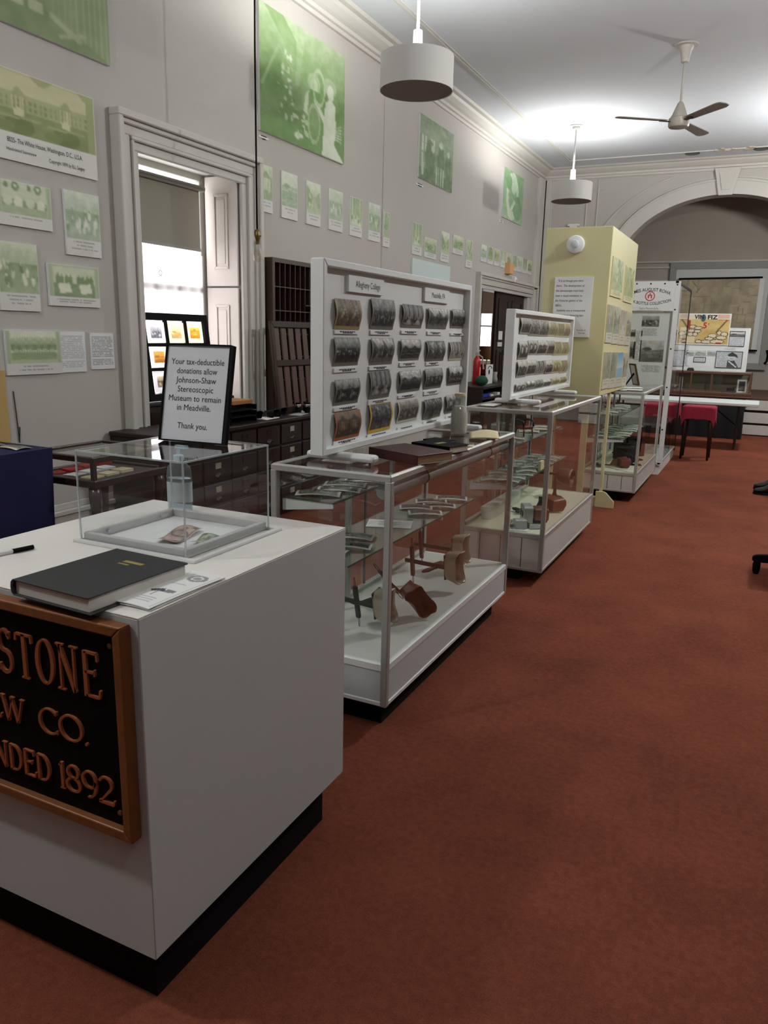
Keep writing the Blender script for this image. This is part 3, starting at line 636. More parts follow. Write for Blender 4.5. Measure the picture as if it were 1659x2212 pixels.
part('pump_collar', MB().lathe([(.013, .15), (.015, .152), (.015, .168), (.008, .17)], (sx, sy, DZ), 16), mat('pale_blue_plastic', (170, 206, 216), .4, var=.02), sb, smooth='auto')
part('pump_head', MB().tube([(sx, sy, DZ+.168), (sx, sy, DZ+.19)], .005, 8).box(sx-.009, sx+.034, sy-.007, sy+.007, DZ+.188, DZ+.198), MATS['pale_blue_plastic'], sb, bevel=.002)
# guest book
gb = thing('guest_book', 'large black guest book lying closed on the front edge of the desk', 'book', (-1.185, 1.13, DZ), rz=-.04)
GR = gb.matrix_basis.copy() if False else Matrix.Translation((-1.185, 1.13, DZ)) @ Matrix.Rotation(-.045, 4, 'Z')
M_COVER = mat('black_bookcloth', (34, 34, 36), .7, var=.1, scale=200, bump=.1)
part('front_cover', MB().box(-.11, .105, -.135, .135, .031, .034, GR), M_COVER, gb, bevel=.001)
part('back_cover', MB().box(-.11, .112, -.137, .137, .0005, .0035, GR), M_COVER, gb, bevel=.001)
part('spine', MB().prism([(-.11, .0005), (-.116, .006), (-.118, .017), (-.116, .028), (-.11, .034), (-.107, .03), (-.112, .017), (-.107, .004)], 'y', -.136, .136, GR), M_COVER, gb)
part('page_block', MB().box(-.108, .1, -.13, .13, .0036, .031, GR), mat('page_edges', (216, 212, 204), .8, var=.1, scale=300, stretch=(1, 1, 30)), gb)
GM = GR @ Matrix.Translation((.0, 0, .0345)) @ Matrix.Rotation(.045, 4, 'Z')
gold = mat('gold_foil', (190, 166, 84), .35, .7, var=.05)
part('gold_title', MB().box(-.02, .035, .066, .078, .034, .0345, GR), gold, gb); part('gold_title', MB().box(-.02, .01, .052, .058, .034, .0345, GR), gold, gb)
# brochures
def brochure(z, dr, lab, inked):
    Rb = Matrix.Translation((-1.048, 1.176, z)) @ Matrix.Rotation(-.02+dr, 4, 'Z'); hw, hh = .047, .116
    t = thing('brochure', lab, 'brochure', (-1.048, 1.176, z), group='folded brochures on the desk')
    part('folded_sheet', MB().sheet(lambda u, v: Rb @ Vector((-hw+2*hw*u, -hh+2*hh*v, .0008+.0025*math.sin(PI*u)+.001*math.sin(4*v))), 8, 8), M_PAPER, t, solid=.0012, smooth=True)
    if inked:
        cv = Canvas(70, 30, 5, 1.0); cv.rect(.06, .03, .94, .97, .82).rect(.075, .04, .925, .96, 1)
        cv.line(.3, .64, .75, .6, .02, .2).poly([(.2, .62), (.5, .56), (.55, .63), (.3, .67)], .15).poly([(.55, .58), (.8, .57), (.82, .63), (.58, .65)], .45).line(.45, .64, .45, .72, .02, .4)
        cv.ring(.6, .2, .2, .075, .25, .55).ell(.6, .2, .1, .04, .6)
        for y in (.12, .34, .4, .8, .84, .88): cv.line(.3, y, .72, y, .006, .72)
        a = cv.rgb((40, 36, 44), (228, 228, 228))
        zz = .0046; painted('printed_cover', Rb @ Vector((-hw, hh, zz)), Rb @ Vector((hw, hh, zz)), Rb @ Vector((hw, -hh, zz)), Rb @ Vector((-hw, -hh, zz)), a, M_PRINT, t, bow=lambda u, v: -.0046+.0008+.0025*math.sin(PI*u)+.001*math.sin(4*(1-v))+.0012)
brochure(DZ+.0008, .03, 'plain white brochure lying underneath the printed one beside the guest book', False)
brochure(DZ+.004, 0, 'white printed brochure with a round seal and a small stereoscope picture beside the guest book', True)
pen = thing('pen', 'white ballpoint pen with a black cap lying on the desk', 'pen', (-1.56, 1.17, DZ))
pa, pb = Vector((-1.575, 1.105, DZ+.005)), Vector((-1.542, 1.25, DZ+.006)); mid = pa.lerp(pb, .66)
part('barrel', MB().tube([pa, mid], .0045, 12), M_PAPER, pen, smooth='auto'); part('cap', MB().tube([mid, pb], .0055, 12).tube([mid+Vector((.006, 0, .002)), pb+Vector((.006, -.01, .002))], .0015, 6), M_BLACK, pen, smooth='auto')

# ------------------------------------------------------------------ glass showcases
def showcase(lab, x0, x1, y0, y1, zb, zd, zt, kick, deckmat, shelves, uprights, groove=False, tube=False):
    t = thing('glass_showcase', lab, 'showcase', ((x0+x1)/2, (y0+y1)/2, 0), group='glass showcases in a row')
    part('toe_kick', MB().box(x0+.07, x1-kick, y0+.07, y1-.07, 0, zb), M_BLACK, t)
    bm_ = MB().box(x0+.004, x1-.004, y0+.004, y1-.004, zb, zd-.03)
    part('base_panel', bm_, M_WHITE if not groove else mat('grooved_white_panel', (196, 194, 190), .5, var=.03), t)
    if groove:
        g = MB()
        for k in (.25, .5, .75): g.box(x0+(x1-x0)*k-.0015, x0+(x1-x0)*k+.0015, y0+.002, y0+.004, zb+.02, zd-.03)
        part('panel_groove', g, M_STEEL, t)
    rail = MB().ringframe('z', zb, zb+.018, x0, x1, y0, y1, .02).ringframe('z', zd-.032, zd-.002, x0, x1, y0, y1, .022)
    part('base_rail', rail, M_WHITE2 if not groove else M_ALU, t, bevel=.003)
    part('deck', MB().box(x0+.02, x1-.02, y0+.02, y1-.02, zd-.02, zd-.004), deckmat, t)
    for x in (x0, x1-.024):
        for y in (y0, y1-.024): part('corner_post', MB().box(x-.001, x+.025, y-.001, y+.025, zb-.001, zt-.02), M_ALU, t, bevel=.003)
    tf = MB().ringframe('z', zt-.024, zt, x0, x1, y0, y1, .024).ringframe('z', zt-.012, zt+.003, x0+.004, x1-.004, y0+.004, y1-.004, .008)
    part('top_frame', tf, M_ALU, t, bevel=.003)
    part('top_glass', MB().quad((x0+.02, y0+.02, zt-.003), (x1-.02, y0+.02, zt-.003), (x1-.02, y1-.02, zt-.003), (x0+.02, y1-.02, zt-.003)), M_GLASS, t)
    def pane(a, b): part('side_glass', MB().quad((*a, zd), (*b, zd), (*b, zt-.02), (*a, zt-.02)), M_GLASS, t)
    pane((x0+.02, y0+.008), (x1-.02, y0+.008)); pane((x1-.008, y0+.02), (x1-.008, y1-.02)); pane((x0+.02, y1-.008), (x1-.02, y1-.008))
    ym = (y0+y1)/2
    for a, b, dx in ((y0+.02, ym+.03, .006), (ym-.03, y1-.02, .016)):
        s = part('sliding_glass_door', MB().quad((x0+dx, a, zd), (x0+dx, b, zd), (x0+dx, b, zt-.02), (x0+dx, a, zt-.02)), M_GLASS, t)
        part('door_edge', MB().box(x0+dx-.002, x0+dx+.004, b-.012, b, zd, zt-.02), M_STEEL, s)
    part('door_track', MB().box(x0, x0+.028, y0+.02, y1-.02, zd-.004, zd+.012), M_ALU, t)
    for y in uprights:
        part('shelf_upright', MB().box(x0+.03, x0+.045, y-.008, y+.008, zd, zt-.02).box(x0+.03, x0+.04, y+.02, y+.034, zd, zt-.02), M_ALU, t)
    for sx0, sx1, sy0, sy1, sz, ends in shelves:
        s = part('glass_shelf', MB().box(sx0, sx1, sy0, sy1, sz-.006, sz), M_GLASSSHELF, t)
        part('shelf_edge', MB().box(sx1-.0015, sx1+.0005, sy0, sy1, sz-.0065, sz+.0002), mat('green_glass_edge', (58, 84, 74), .25, var=.05), s)
        for ye in ends:
            part('shelf_bracket', MB().prism([(x0+.028, sz-.006), (sx1-.002, sz-.006), (sx1-.002, sz-.022), (x0+.028, sz-.05)], 'y', ye-.003, ye+.003), M_WHITE2, s)
    if tube:
        u = part('light_tube', MB().tube([(x1-.045, y0+.03, zt-.062), (x1-.045, y1-.03, zt-.062)], .028, 20), mat('grey_tube_housing', (146, 146, 146), .45, .1, var=.05), t, smooth='auto')
        for y in (y0+.38, y1-.32): part('tube_clip', MB().tube([(x1-.045, y-.004, zt-.062), (x1-.045, y+.004, zt-.062)], .0305, 20), M_STEEL, u)
    return t
D1 = mat('pale_grey_deck', (206, 206, 202), .6, var=.02, scale=4); D2 = mat('cream_deck', (222, 220, 196), .6, var=.02, scale=4)
A = dict(x0=-1.585, x1=-1.093, y0=2.33, y1=3.8, zb=.106, zd=.275, zt=.965)
B = dict(x0=-1.555, x1=-1.035, y0=4.32, y1=5.78, zb=.08, zd=.312, zt=1.03)
D = dict(x0=-1.4, x1=-.905, y0=7.08, y1=8.5, zb=.09, zd=.272, zt=.985)
showcase('nearest glass showcase with four stereoscopes on its pale deck', **A, kick=.05, deckmat=D1, tube=True, uprights=(2.86, 3.3), shelves=[(-1.556, -1.34, 2.365, 2.86, .838, (2.37,)), (-1.556, -1.275, 2.365, 3.74, .61, (3.3,))])
showcase('second glass showcase, below the smaller white card board', **B, kick=.15, deckmat=D2, groove=True, uprights=(4.85, 5.2), shelves=[(-1.525, -1.24, 4.36, 5.72, .578, (4.365,)), (-1.525, -1.29, 4.36, 5.74, .795, (5.2, 5.73))])
showcase('third glass showcase, just behind the yellow kiosk', **D, kick=.12, deckmat=D2, groove=True, uprights=(7.6, 8.0), shelves=[(-1.37, -1.05, 7.12, 8.44, .56, (7.125,)), (-1.37, -1.1, 7.12, 8.44, .77, ())])

# ------------------------------------------------------------------ display boards standing on the showcases
def card_board(lab, xf, y0, y1, z0, z1, th, fw, feet):
    t = thing('display_board', lab, 'display board', (xf-th/2, (y0+y1)/2, z0))
    part('board_panel', MB().box(xf-th*.7, xf-th*.55, y0+.01, y1-.01, z0+.01, z1-.01), M_WHITE2, t)
    part('board_frame', MB().ringframe('x', xf-th, xf, y0, y1, z0, z1, fw), M_WHITE2, t, bevel=.003)
    for y in feet:
        part('foot', MB().box(xf-.14, xf+.15, y-.028, y+.028, z0-.028, z0), M_WHITE2, t, bevel=.012, seg=2)
    return xf-th*.55
X1 = card_board('large white framed board of curved stereo cards on the nearest showcase', -1.4, 2.395, 3.91, .998, 1.69, .055, .026, (2.53, 3.72))
X2 = card_board('smaller white framed board of curved stereo cards on the second showcase', -1.355, 4.55, 6.16, 1.063, 1.6, .055, .026, (4.7, 5.72))
def boardcard(xp, px0, py0, px1, py1, seed, lab, pal=GREY, mount=(104, 98, 88), style=None, group=None, n=(34, 30), bend=.012, lim=(0, 9, 0)):
    a = atx(px0, (py0+py1)/2, xp+.008); b = atx(px1, (py0+py1)/2, xp+.008); m0 = (px0+px1)/2
    zt = atx(m0, py0, xp+.008).z; zb_ = atx(m0, py1, xp+.008).z; ph = seed % 5*.35
    a.y = max(a.y, lim[0]); b.y = min(b.y, lim[1]); zb_ = max(zb_, lim[2])
    arr = stereo(n[0], n[1], seed, pal, mount, style)
    def bow(u, v): return .002+bend*(1+math.sin(-.6+v*PI*1.5+ph*.3))*.55
    o = painted('stereo_card', (xp, a.y, zt), (xp, b.y, zt), (xp, b.y, zb_), (xp, a.y, zb_), arr, M_CARDPRINT, None, bow=bow)
    c = Vector((xp, (a.y+b.y)/2, zb_)); o.data.transform(Matrix.Translation(-c)); o.location = c
    return tag(o, lab, 'stereo card', group)
q = lambda v: (680+v[0]/4.608, 540+v[1]/4.608, 680+v[2]/4.608, 540+v[3]/4.608)
rows = [[(200, 490, 455, 790), (560, 490, 790, 790), (870, 545, 1072, 775), (1125, 583, 1318, 785), (1362, 595, 1533, 780)],
        [(190, 870, 440, 1150), (558, 877, 780, 1140), (850, 890, 1047, 1100), (1112, 905, 1290, 1105), (1343, 912, 1507, 1097)],
        [(195, 1285, 440, 1535), (545, 1205, 748, 1475), (840, 1200, 1053, 1410), (1093, 1180, 1265, 1378), (1328, 1157, 1503, 1340)],
        [(195, 1605, 450, 1880), (540, 1525, 760, 1805), (823, 1492, 1028, 1708), (1085, 1480, 1258, 1675), (1303, 1443, 1440, 1617)]]
caps = [[(203, 785, 438, 850), (557, 788, 763, 858), (863, 788, 1033, 850), (1123, 795, 1268, 860), (1353, 815, 1487, 865)],
        [(195, 1160, 437, 1228), (545, 1140, 752, 1205), (848, 1103, 1018, 1170), (1110, 1100, 1250, 1158)],
        [(197, 1540, 440, 1605), (535, 1470, 750, 1545), (835, 1425, 1007, 1480), (1090, 1383, 1238, 1450)],
        [(188, 1870, 428, 1940), (527, 1800, 728, 1878), (825, 1735, 1000, 1803), (1083, 1680, 1230, 1743), (1305, 1630, 1400, 1690)]]
RN = ['top row', 'second row', 'third row', 'bottom row']; CN = ['first', 'second', 'third', 'fourth', 'fifth', 'sixth']
sty = [['forest', 'crowd', 'hall', 'street', 'crowd'], ['crowd', 'street', 'field', 'forest', 'hall'], ['crowd', 'hall', 'field', 'crowd', 'field'], ['porch', 'forest', 'crowd', 'forest', 'porch']]
for r in range(4):
    for c in range(5):
        lab = 'curved dark stereo card, %s, %s column of the large white board' % (RN[r], CN[c]); mt, pl_ = (108, 102, 92), GREY
        if (r, c) == (0, 0): lab = 'tan-toned stereo card at the top left of the large white board'; mt, pl_ = (150, 130, 90), SEPIA
        if (r, c) == (3, 0): lab = 'brown orange-mounted stereo card at the bottom left of the large white board'; mt, pl_ = (150, 84, 40), ((50, 36, 24), (150, 124, 92))
        if (r, c) == (3, 1): lab = 'yellow-mounted stereo card in the bottom row of the large white board'; mt = (206, 158, 40)
        if (r, c) == (1, 4) or (r, c) == (3, 2): pl_, mt = WARM, (190, 186, 168)
        boardcard(X1, *q(rows[r][c]), seed=10+r*7+c, lab=lab, pal=pl_, mount=mt, style=sty[r][c], lim=(2.43, 3.876, 1.03), group='curved stereo cards on the large white board')
        if c < len(caps[r]):
            x0_, y0_, x1_, y1_ = q(caps[r][c]); ym = (y0_+y1_)/2; a = atx(x0_, ym, X1+.006); b = atx(x1_, ym, X1+.006); zt = atx((x0_+x1_)/2, y0_+3, X1+.006).z; zb_ = atx((x0_+x1_)/2, y1_-3, X1+.006).z
            t = thing('caption_card', 'small white caption under the %s card of the %s, large white board' % (CN[c], RN[r]), 'caption card', (X1, (a.y+b.y)/2, zb_), group='captions on the large white board')
            part('foam_card', MB().box(X1+.001, X1+.006, a.y, b.y, zb_, zt), M_WHITE2, t)
            tb = MB(); hh = zt-zb_; rr = random.Random(r*9+c)
            for k, (v, s) in enumerate(((.62, .62), (.32, .36))):
                yy = a.y+(b.y-a.y)*(1-s)/2
                while yy < a.y+(b.y-a.y)*(1+s)/2:
                    l = rr.uniform(.006, .016); tb.box(X1+.006, X1+.0066, yy, yy+l, zb_+hh*v-.0022, zb_+hh*v+.0022); yy += l+.004
            part('printed_text', tb, M_INK, t)
for v, tx, lab, sz in (((340, 285, 690, 430), 'Allegheny College', 'white title plate reading Allegheny College at the top of the large white board', .03), ((1098, 403, 1340, 515), 'Meadville, PA', 'white title plate reading Meadville, PA at the top right of the large white board', .03)):
    x0_, y0_, x1_, y1_ = q(v); a = atx(x0_, (y0_+y1_)/2, X1+.012); b = atx(x1_, (y0_+y1_)/2, X1+.012); zm = (atx((x0_+x1_)/2, y0_, X1).z+atx((x0_+x1_)/2, y1_, X1).z)/2
    t = thing('title_plate', lab, 'sign', (X1, (a.y+b.y)/2, zm-.028)); part('foam_plate', MB().box(X1+.001, X1+.012, a.y, b.y, zm-.03, zm+.03), M_WHITE2, t)
    lettering('title_text', tx, .034, M_INK, t, facing('+x', (X1+.0125, (a.y+b.y)/2+.01, zm-.011)), fit=(b.y-a.y)*(.7 if 'College' in tx else .54))
q2 = lambda x, y: (1000+x/4.1475, 470+y/4.1475)
b2 = [([515, 595, 680, 765, 835, 898], [612, 690, 770, 832, 910, 966], [900, 912, 925, 935, 948, 950], [1045, 1060, 1065, 1065, 1070, 1072]),
      ([498, 578, 663, 752, 812, 880], [585, 662, 752, 815, 883, 953], [1110, 1100, 1098, 1105, 1112, 1115], [1270, 1230, 1230, 1230, 1232, 1230]),
      ([485, 565, 650, 737, 800, 870], [568, 652, 735, 800, 868, 943], [1285, 1280, 1283, 1278, 1278, 1278], [1430, 1412, 1405, 1398, 1390, 1390]),
      ([467, 550, 634, 710, 787, 858], [552, 638, 712, 784, 857, 930], [1485, 1465, 1455, 1450, 1435, 1428], [1615, 1600, 1590, 1580, 1560, 1545])]
for r, (xa, xb, ya, yb) in enumerate(b2):
    for c in range(6):
        p0 = q2(xa[c], ya[c]); p1 = q2(xb[c], yb[c]); light = c >= 4 or (r == 0 and c == 3)
        boardcard(X2, *p0, *p1, seed=60+r*11+c, lab='curved %s stereo card, %s, %s column of the smaller white board' % ('pale tan-backed' if light else 'grey', RN[r], CN[c]), pal=(((120, 112, 88), (196, 188, 150)) if light else ((52, 50, 46), (214, 210, 200))), mount=((190, 182, 148) if light else (150, 144, 130)), group='curved stereo cards on the smaller white board', n=(24, 20), bend=.013, lim=(4.585, 6.12, 1.096))
# ------------------------------------------------------------------ stereoscopes and other things inside the showcases
def stereoscope(lab, loc, rz, tilt, wood, hood, handle=True, scale=1.0, roll=0.0, group='hand-held stereoscopes', on=None, hx=-.126):
    """built pointing along +x (hood at +x), then set down at loc"""
    M = Matrix.Translation(loc) @ Matrix.Rotation(rz, 4, 'Z') @ Matrix.Rotation(roll, 4, 'X') @ Matrix.Rotation(tilt, 4, 'Y') @ Matrix.Scale(scale, 4)
    t = thing('stereoscope', lab, 'stereoscope', loc, rz, group)
    part('shaft', MB().box(-.17, .07, -.011, .011, -.006, .006, M), wood, t, bevel=.002)
    part('lens_board', MB().box(.06, .07, -.07, .07, -.005, .065, M), wood, t, bevel=.002)
    part('septum', MB().prism([(-.02, .006), (.06, .006), (.06, .06), (.01, .06)], 'y', -.003, .003, M), wood, t)
    part('card_holder', MB().prism([(-.085, -.005), (-.075, -.009), (.075, -.009), (.085, -.005), (.085, .005), (.075, .009), (-.075, .009), (-.085, .005)], 'x', hx-.009, hx+.009, M @ Matrix.Rotation(.0, 4, 'X')), wood, t)
    wl = MB()
    for s in (-1, 1): wl.tube([M @ Vector((hx, s*(.105+.028*math.sin(a)), .005*math.cos(a))) for a in np.linspace(-PI/2, 1.5*PI, 15)[:-1]], .0014*scale, 5, closed=True)
    part('wire_loop', wl, M_STEEL, t, smooth=True)
    nu, nv = 36, 7
    def hoodf(u, v):
        an = 2*PI*u; cx, cz = math.cos(an), math.sin(an)
        p = .55                                     # rounded-box section widening to a figure-of-eight face edge
        sx_ = math.copysign(abs(cx)**p, cx); sz_ = math.copysign(abs(cz)**p, cz)
        hw = .07+.018*v; hh = .036+.014*v-(.020*v*math.exp(-(cx/.3)**2) if sz_ < 0 else .008*v*math.exp(-(cx/.35)**2))
        reach = .045+.04*(.55+.45*abs(cx)**1.5)*(1.12 if sz_ > 0 else .8)
        return M @ Vector((.065+v*(reach), hw*sx_, .03+hh*sz_))
    part('eye_hood', MB().sheet(hoodf, nu, nv), hood, t, smooth=True, solid=.003*scale)
    if handle:
        part('handle', MB().lathe([(.002, -.11), (.007, -.105), (.012, -.075), (.0095, -.045), (.006, -.03), (.009, -.024), (.005, -.012), (.003, -.006)], (0, 0, 0), 14, M @ Matrix.Translation((.035, 0, 0)) @ Matrix.Rotation(handle if handle is not True else .9, 4, 'Y')), wood, t, smooth=True)
    if on is not None: rest(t, on+.003*scale)
    return t
dz = A['zd']-.0035
stereoscope('black stereoscope with a worn tin hood, nearest the front corner of the showcase', (-1.33, 2.59, dz), -.06, .05, M_DARKWOOD, M_TIN, handle=1.5, scale=.86, roll=-1.35, hx=-.03, on=dz)
stereoscope('red-brown wooden stereoscope lying on its side in the nearest showcase', (-1.284, 2.866, dz), -.5, .2, M_REDWOOD, M_REDWOOD, handle=False, scale=.95, roll=-.85, on=dz)
stereoscope('brown stereoscope with a turned handle, third along the nearest showcase deck', (-1.272, 3.2, dz), -.03, .06, M_BROWNWOOD, M_TIN, handle=.5, scale=.9, roll=-1.42, on=dz)
stereoscope('brown stereoscope with a pale hood, furthest back on the nearest showcase deck', (-1.352, 3.5, dz), .02, .03, M_BROWNWOOD, M_TIN, handle=False, scale=.9, roll=-1.35, on=dz)
# loose stereo cards on the shelves
def shelf_card(x, y, z, rz, seed, lab, group, w=.16, d=.085, pal=GREY, mount=(176, 174, 166), curl=.016, tilt=0.0, n=(16, 26)):
    M = Matrix.Translation((x, y, z)) @ Matrix.Rotation(rz, 4, 'Z') @ Matrix.Rotation(tilt, 4, 'Y')
    arr = stereo(n[0], n[1], seed, pal, mount)
    o = painted('stereo_card', (-w/2, d/2, 0), (w/2, d/2, 0), (w/2, -d/2, 0), (-w/2, -d/2, 0), arr, M_GLOSSPRINT, None, bow=lambda u, v: .002+curl*(math.sin(PI*v)*.6+.4*math.sin(PI*u)))
    # recorded upright: the sheet bows up
    for v_ in o.data.vertices: v_.co.z = abs(v_.co.z)
    o.matrix_basis = M; return tag(o, lab, 'stereo card', group)
ORD = ['first', 'second', 'third', 'fourth', 'fifth', 'sixth', 'seventh', 'eighth', 'ninth', 'tenth', 'eleventh', 'twelfth', 'thirteenth', 'fourteenth', 'fifteenth', 'sixteenth']
g = 'stereo cards on the shelves of the nearest showcase'
for i, (x, y, r) in enumerate(((-1.46, 2.47, .35), (-1.43, 2.58, .3), (-1.46, 2.685, .3), (-1.43, 2.8, .3))): shelf_card(x, y, .8385, r, 200+i, 'curled stereo card on the short upper shelf of the nearest showcase, %s from near end' % ORD[i], g, .17, .09, mount=(196, 194, 186))
for i, (x, y, r) in enumerate(((-1.43, 2.49, .1), (-1.38, 2.6, .25), (-1.44, 2.74, .2), (-1.36, 3.28, .5), (-1.45, 3.38, .45), (-1.36, 3.46, .45), (-1.44, 3.55, .45), (-1.37, 3.66, .35))):
    shelf_card(x, y, .6105+(.004 if i % 2 else 0), r, 220+i, 'curled stereo card on the long lower shelf of the nearest showcase, %s from near end' % ORD[i], g, .16, .09, mount=(206, 204, 198))
nt_ = thing('printed_note', 'white printed note lying on the long lower shelf of the nearest showcase', 'note', (-1.42, 3.02, .611), .35)
NM = Matrix.Translation((-1.42, 3.02, .611)) @ Matrix.Rotation(.35, 4, 'Z')
part('paper_sheet', MB().box(-.1, .1, -.07, .07, 0, .0012, NM), M_PAPER, nt_)
tb = MB()
for k in range(4): tb.box(-.05, .05-.02*(k % 2), .035-.02*k-.003, .035-.02*k+.003, .0012, .0015, NM)
part('printed_text', tb, mat('pale_ink', (120, 120, 122), .7, var=.05), nt_)
# second showcase
z2 = B['zd']
stereoscope('amber wooden stereoscope with a large glossy hood on the cream deck of the second showcase', (-1.235, 4.93, z2+.035), .95, .0, M_DARKWOOD, mat('glossy_amber_hood', (128, 72, 44), .25, var=.2, scale=14, coat=.5), handle=False, scale=1.05, on=B['zd']-.0035)
vw = thing('metal_viewer', 'silver and tan folding metal viewer beside the amber stereoscope in the second showcase', 'stereo viewer', (-1.2, 4.62, z2))
VM = Matrix.Translation((-1.215, 4.62, z2-.0035)) @ Matrix.Rotation(.45, 4, 'Z')
part('viewer_body', MB().prism([(-.06, 0), (.06, 0), (.065, .1), (.05, .112), (-.05, .112), (-.065, .1)], 'x', -.04, .02, VM), M_ALU, vw, bevel=.004)
part('viewer_flap', MB().box(.03, .12, -.055, .055, .02, .095, VM), mat('copper_tin', (140, 96, 76), .35, .5, var=.1), vw, bevel=.006); part('hinge_rail', MB().box(-.03, .12, -.01, .01, .0, .02, VM), M_STEEL, vw)
for s in (-1, 1): part('lens', MB().lathe([(.001, 0), (.02, 0), (.02, .006), (.001, .006)], n=16, M=VM @ Matrix.Translation((-.04, s*.028, .06)) @ Matrix.Rotation(-PI/2, 4, 'Y')), M_STEEL, vw)
v2 = thing('small_viewer', 'small grey folding viewer at the front corner of the second showcase deck', 'stereo viewer', (-1.12, 4.43, z2))
VM = Matrix.Translation((-1.22, 4.44, z2-.0035)) @ Matrix.Rotation(.6, 4, 'Z')
part('viewer_hood', MB().prism([(-.045, 0), (.045, 0), (.03, .055), (-.03, .055)], 'x', -.03, .04, VM), M_ALU, v2, bevel=.003); part('viewer_plate', MB().box(.05, .14, -.045, .045, .001, .006, VM).box(.05, .053, -.045, .045, .006, .04, VM), M_GREYFRAME, v2)
wb_ = solo('long_box', MB().box(-1.5, -1.432, 4.55, 5.2, z2-.0035, z2+.07).box(-1.503, -1.428, 4.545, 5.205, z2+.05, z2+.078), M_WHITE2, 'long low white box at the back of the second showcase deck', 'box', bevel=.004)
solo('small_plaque', MB().box(-1.31, -1.2, 4.44, 4.49, z2-.003, z2+.005, Matrix.Translation((-1.25, 4.46, 0)) @ Matrix.Rotation(.6, 4, 'Z') @ Matrix.Translation((1.25, -4.46, 0))), mat('grey_bronze', (128, 116, 100), .4, .4, var=.3, scale=60), 'small bronze nameplate lying flat on the second showcase deck', 'plaque', bevel=.001)
ps = thing('printed_sheet', 'white sheet with two round pictures at the near end of the second showcase deck', 'note', (-1.2, 4.42, z2))
cv = Canvas(36, 36, 4, 1); cv.ell(.5, .3, .3, .2, .3).ell(.5, .3, .22, .14, .7).ell(.45, .72, .38, .17, .45).ell(.45, .72, .3, .1, .8).noise(.1, 8)
painted('printed_picture', (-1.27, 4.52, z2-.001), (-1.15, 4.54, z2-.001), (-1.15, 4.37, z2-.001), (-1.27, 4.35, z2-.001), cv.rgb((60, 66, 80), (232, 232, 230)), M_PRINT, ps)
st = thing('pedestal_viewer', 'dark wooden pedestal viewer standing at the far end of the second showcase', 'stereo viewer', (-1.25, 5.45, z2))
part('stand_base', MB().lathe([(.002, .0006), (.055, .0006), (.055, .012), (.02, .02), (.012, .04), (.01, .16), (.013, .17), (.002, .172)], (-1.25, 5.45, z2-.004), 20), M_BROWNWOOD, st, smooth='auto')
part('viewer_head', MB().sheet(lambda u, v: Matrix.Translation((-1.25, 5.45, z2+.17)) @ Vector((.02+.1*v, .075*math.cos(2*PI*u)*(1+.3*v)*1.0, .045*math.sin(2*PI*u)*(1+.4*v)-.02*v)), 24, 5), M_BROWNWOOD, st, smooth=True, solid=.004)
part('card_shaft', MB().box(-1.4, -1.2, 5.44, 5.46, z2+.165, z2+.18), M_BROWNWOOD, st); part('card_holder', MB().box(-1.385, -1.372, 5.37, 5.53, z2+.165, z2+.24), M_BROWNWOOD, st)
mc = thing('miniature_chair', 'tiny dark wooden armchair on the upper shelf of the second showcase', 'miniature chair', (-1.38, 5.0, .795))
MM = Matrix.Translation((-1.38, 5.0, .796)) @ Matrix.Rotation(-.5, 4, 'Z')
part('seat', MB().box(-.04, .04, -.045, .045, .05, .068, MM), M_REDWOOD, mc, bevel=.004); part('backrest', MB().prism([(-.045, .06), (.045, .06), (.05, .12), (.03, .165), (-.03, .165), (-.05, .12)], 'x', -.045, -.03, MM), M_DARKWOOD, mc, bevel=.003)
for s in (-1, 1):
    part('armrest', MB().tube([(-.035, s*.045, .105), (.0, s*.048, .108), (.035, s*.046, .1), (.038, s*.045, .065)], .006, 8, MM), M_DARKWOOD, mc, smooth=True)
    for x in (-.035, .035): part('leg', MB().tube([(x, s*.038, .05), (x*1.15, s*.042, 0)], [.007, .004], 8, MM), M_REDWOOD, mc, smooth=True)
rr = random.Random(5); g = 'stereo cards on the shelves of the second showcase'; k = 0
for y in np.arange(4.46, 5.6, .135):
    for x in (-1.42, -1.31):
        shelf_card(x+rr.uniform(-.015, .015), y+rr.uniform(-.02, .02), .5785+(.006 if x > -1.4 else 0), rr.uniform(-.1, .6), 300+k, 'curled stereo card on the second showcase lower shelf, %s along in the %s row' % (ORD[k//2], ('back', 'front')[k % 2]), g, .14, .085, ((84, 88, 82), (206, 210, 202)), (176, 178, 168), n=(10, 16), curl=rr.uniform(.012, .024)); k += 1
solo('card_packet', MB().box(-1.262, -1.243, 4.97, 5.05, .579, .64), M_CREAM, 'small upright cream packet at the front of the second showcase lower shelf', 'packet', bevel=.002)
for k, y in enumerate((4.5, 4.66, 4.82, 5.25, 5.42, 5.58)):
    shelf_card(-1.4+rr.uniform(-.02, .02), y, .7955, rr.uniform(0, .5), 340+k, 'curled stereo card on the second showcase upper shelf, %s from the near end' % ORD[k], g, .14, .085, ((96, 92, 82), (214, 208, 192)), (190, 186, 170), n=(10, 16), curl=.018)
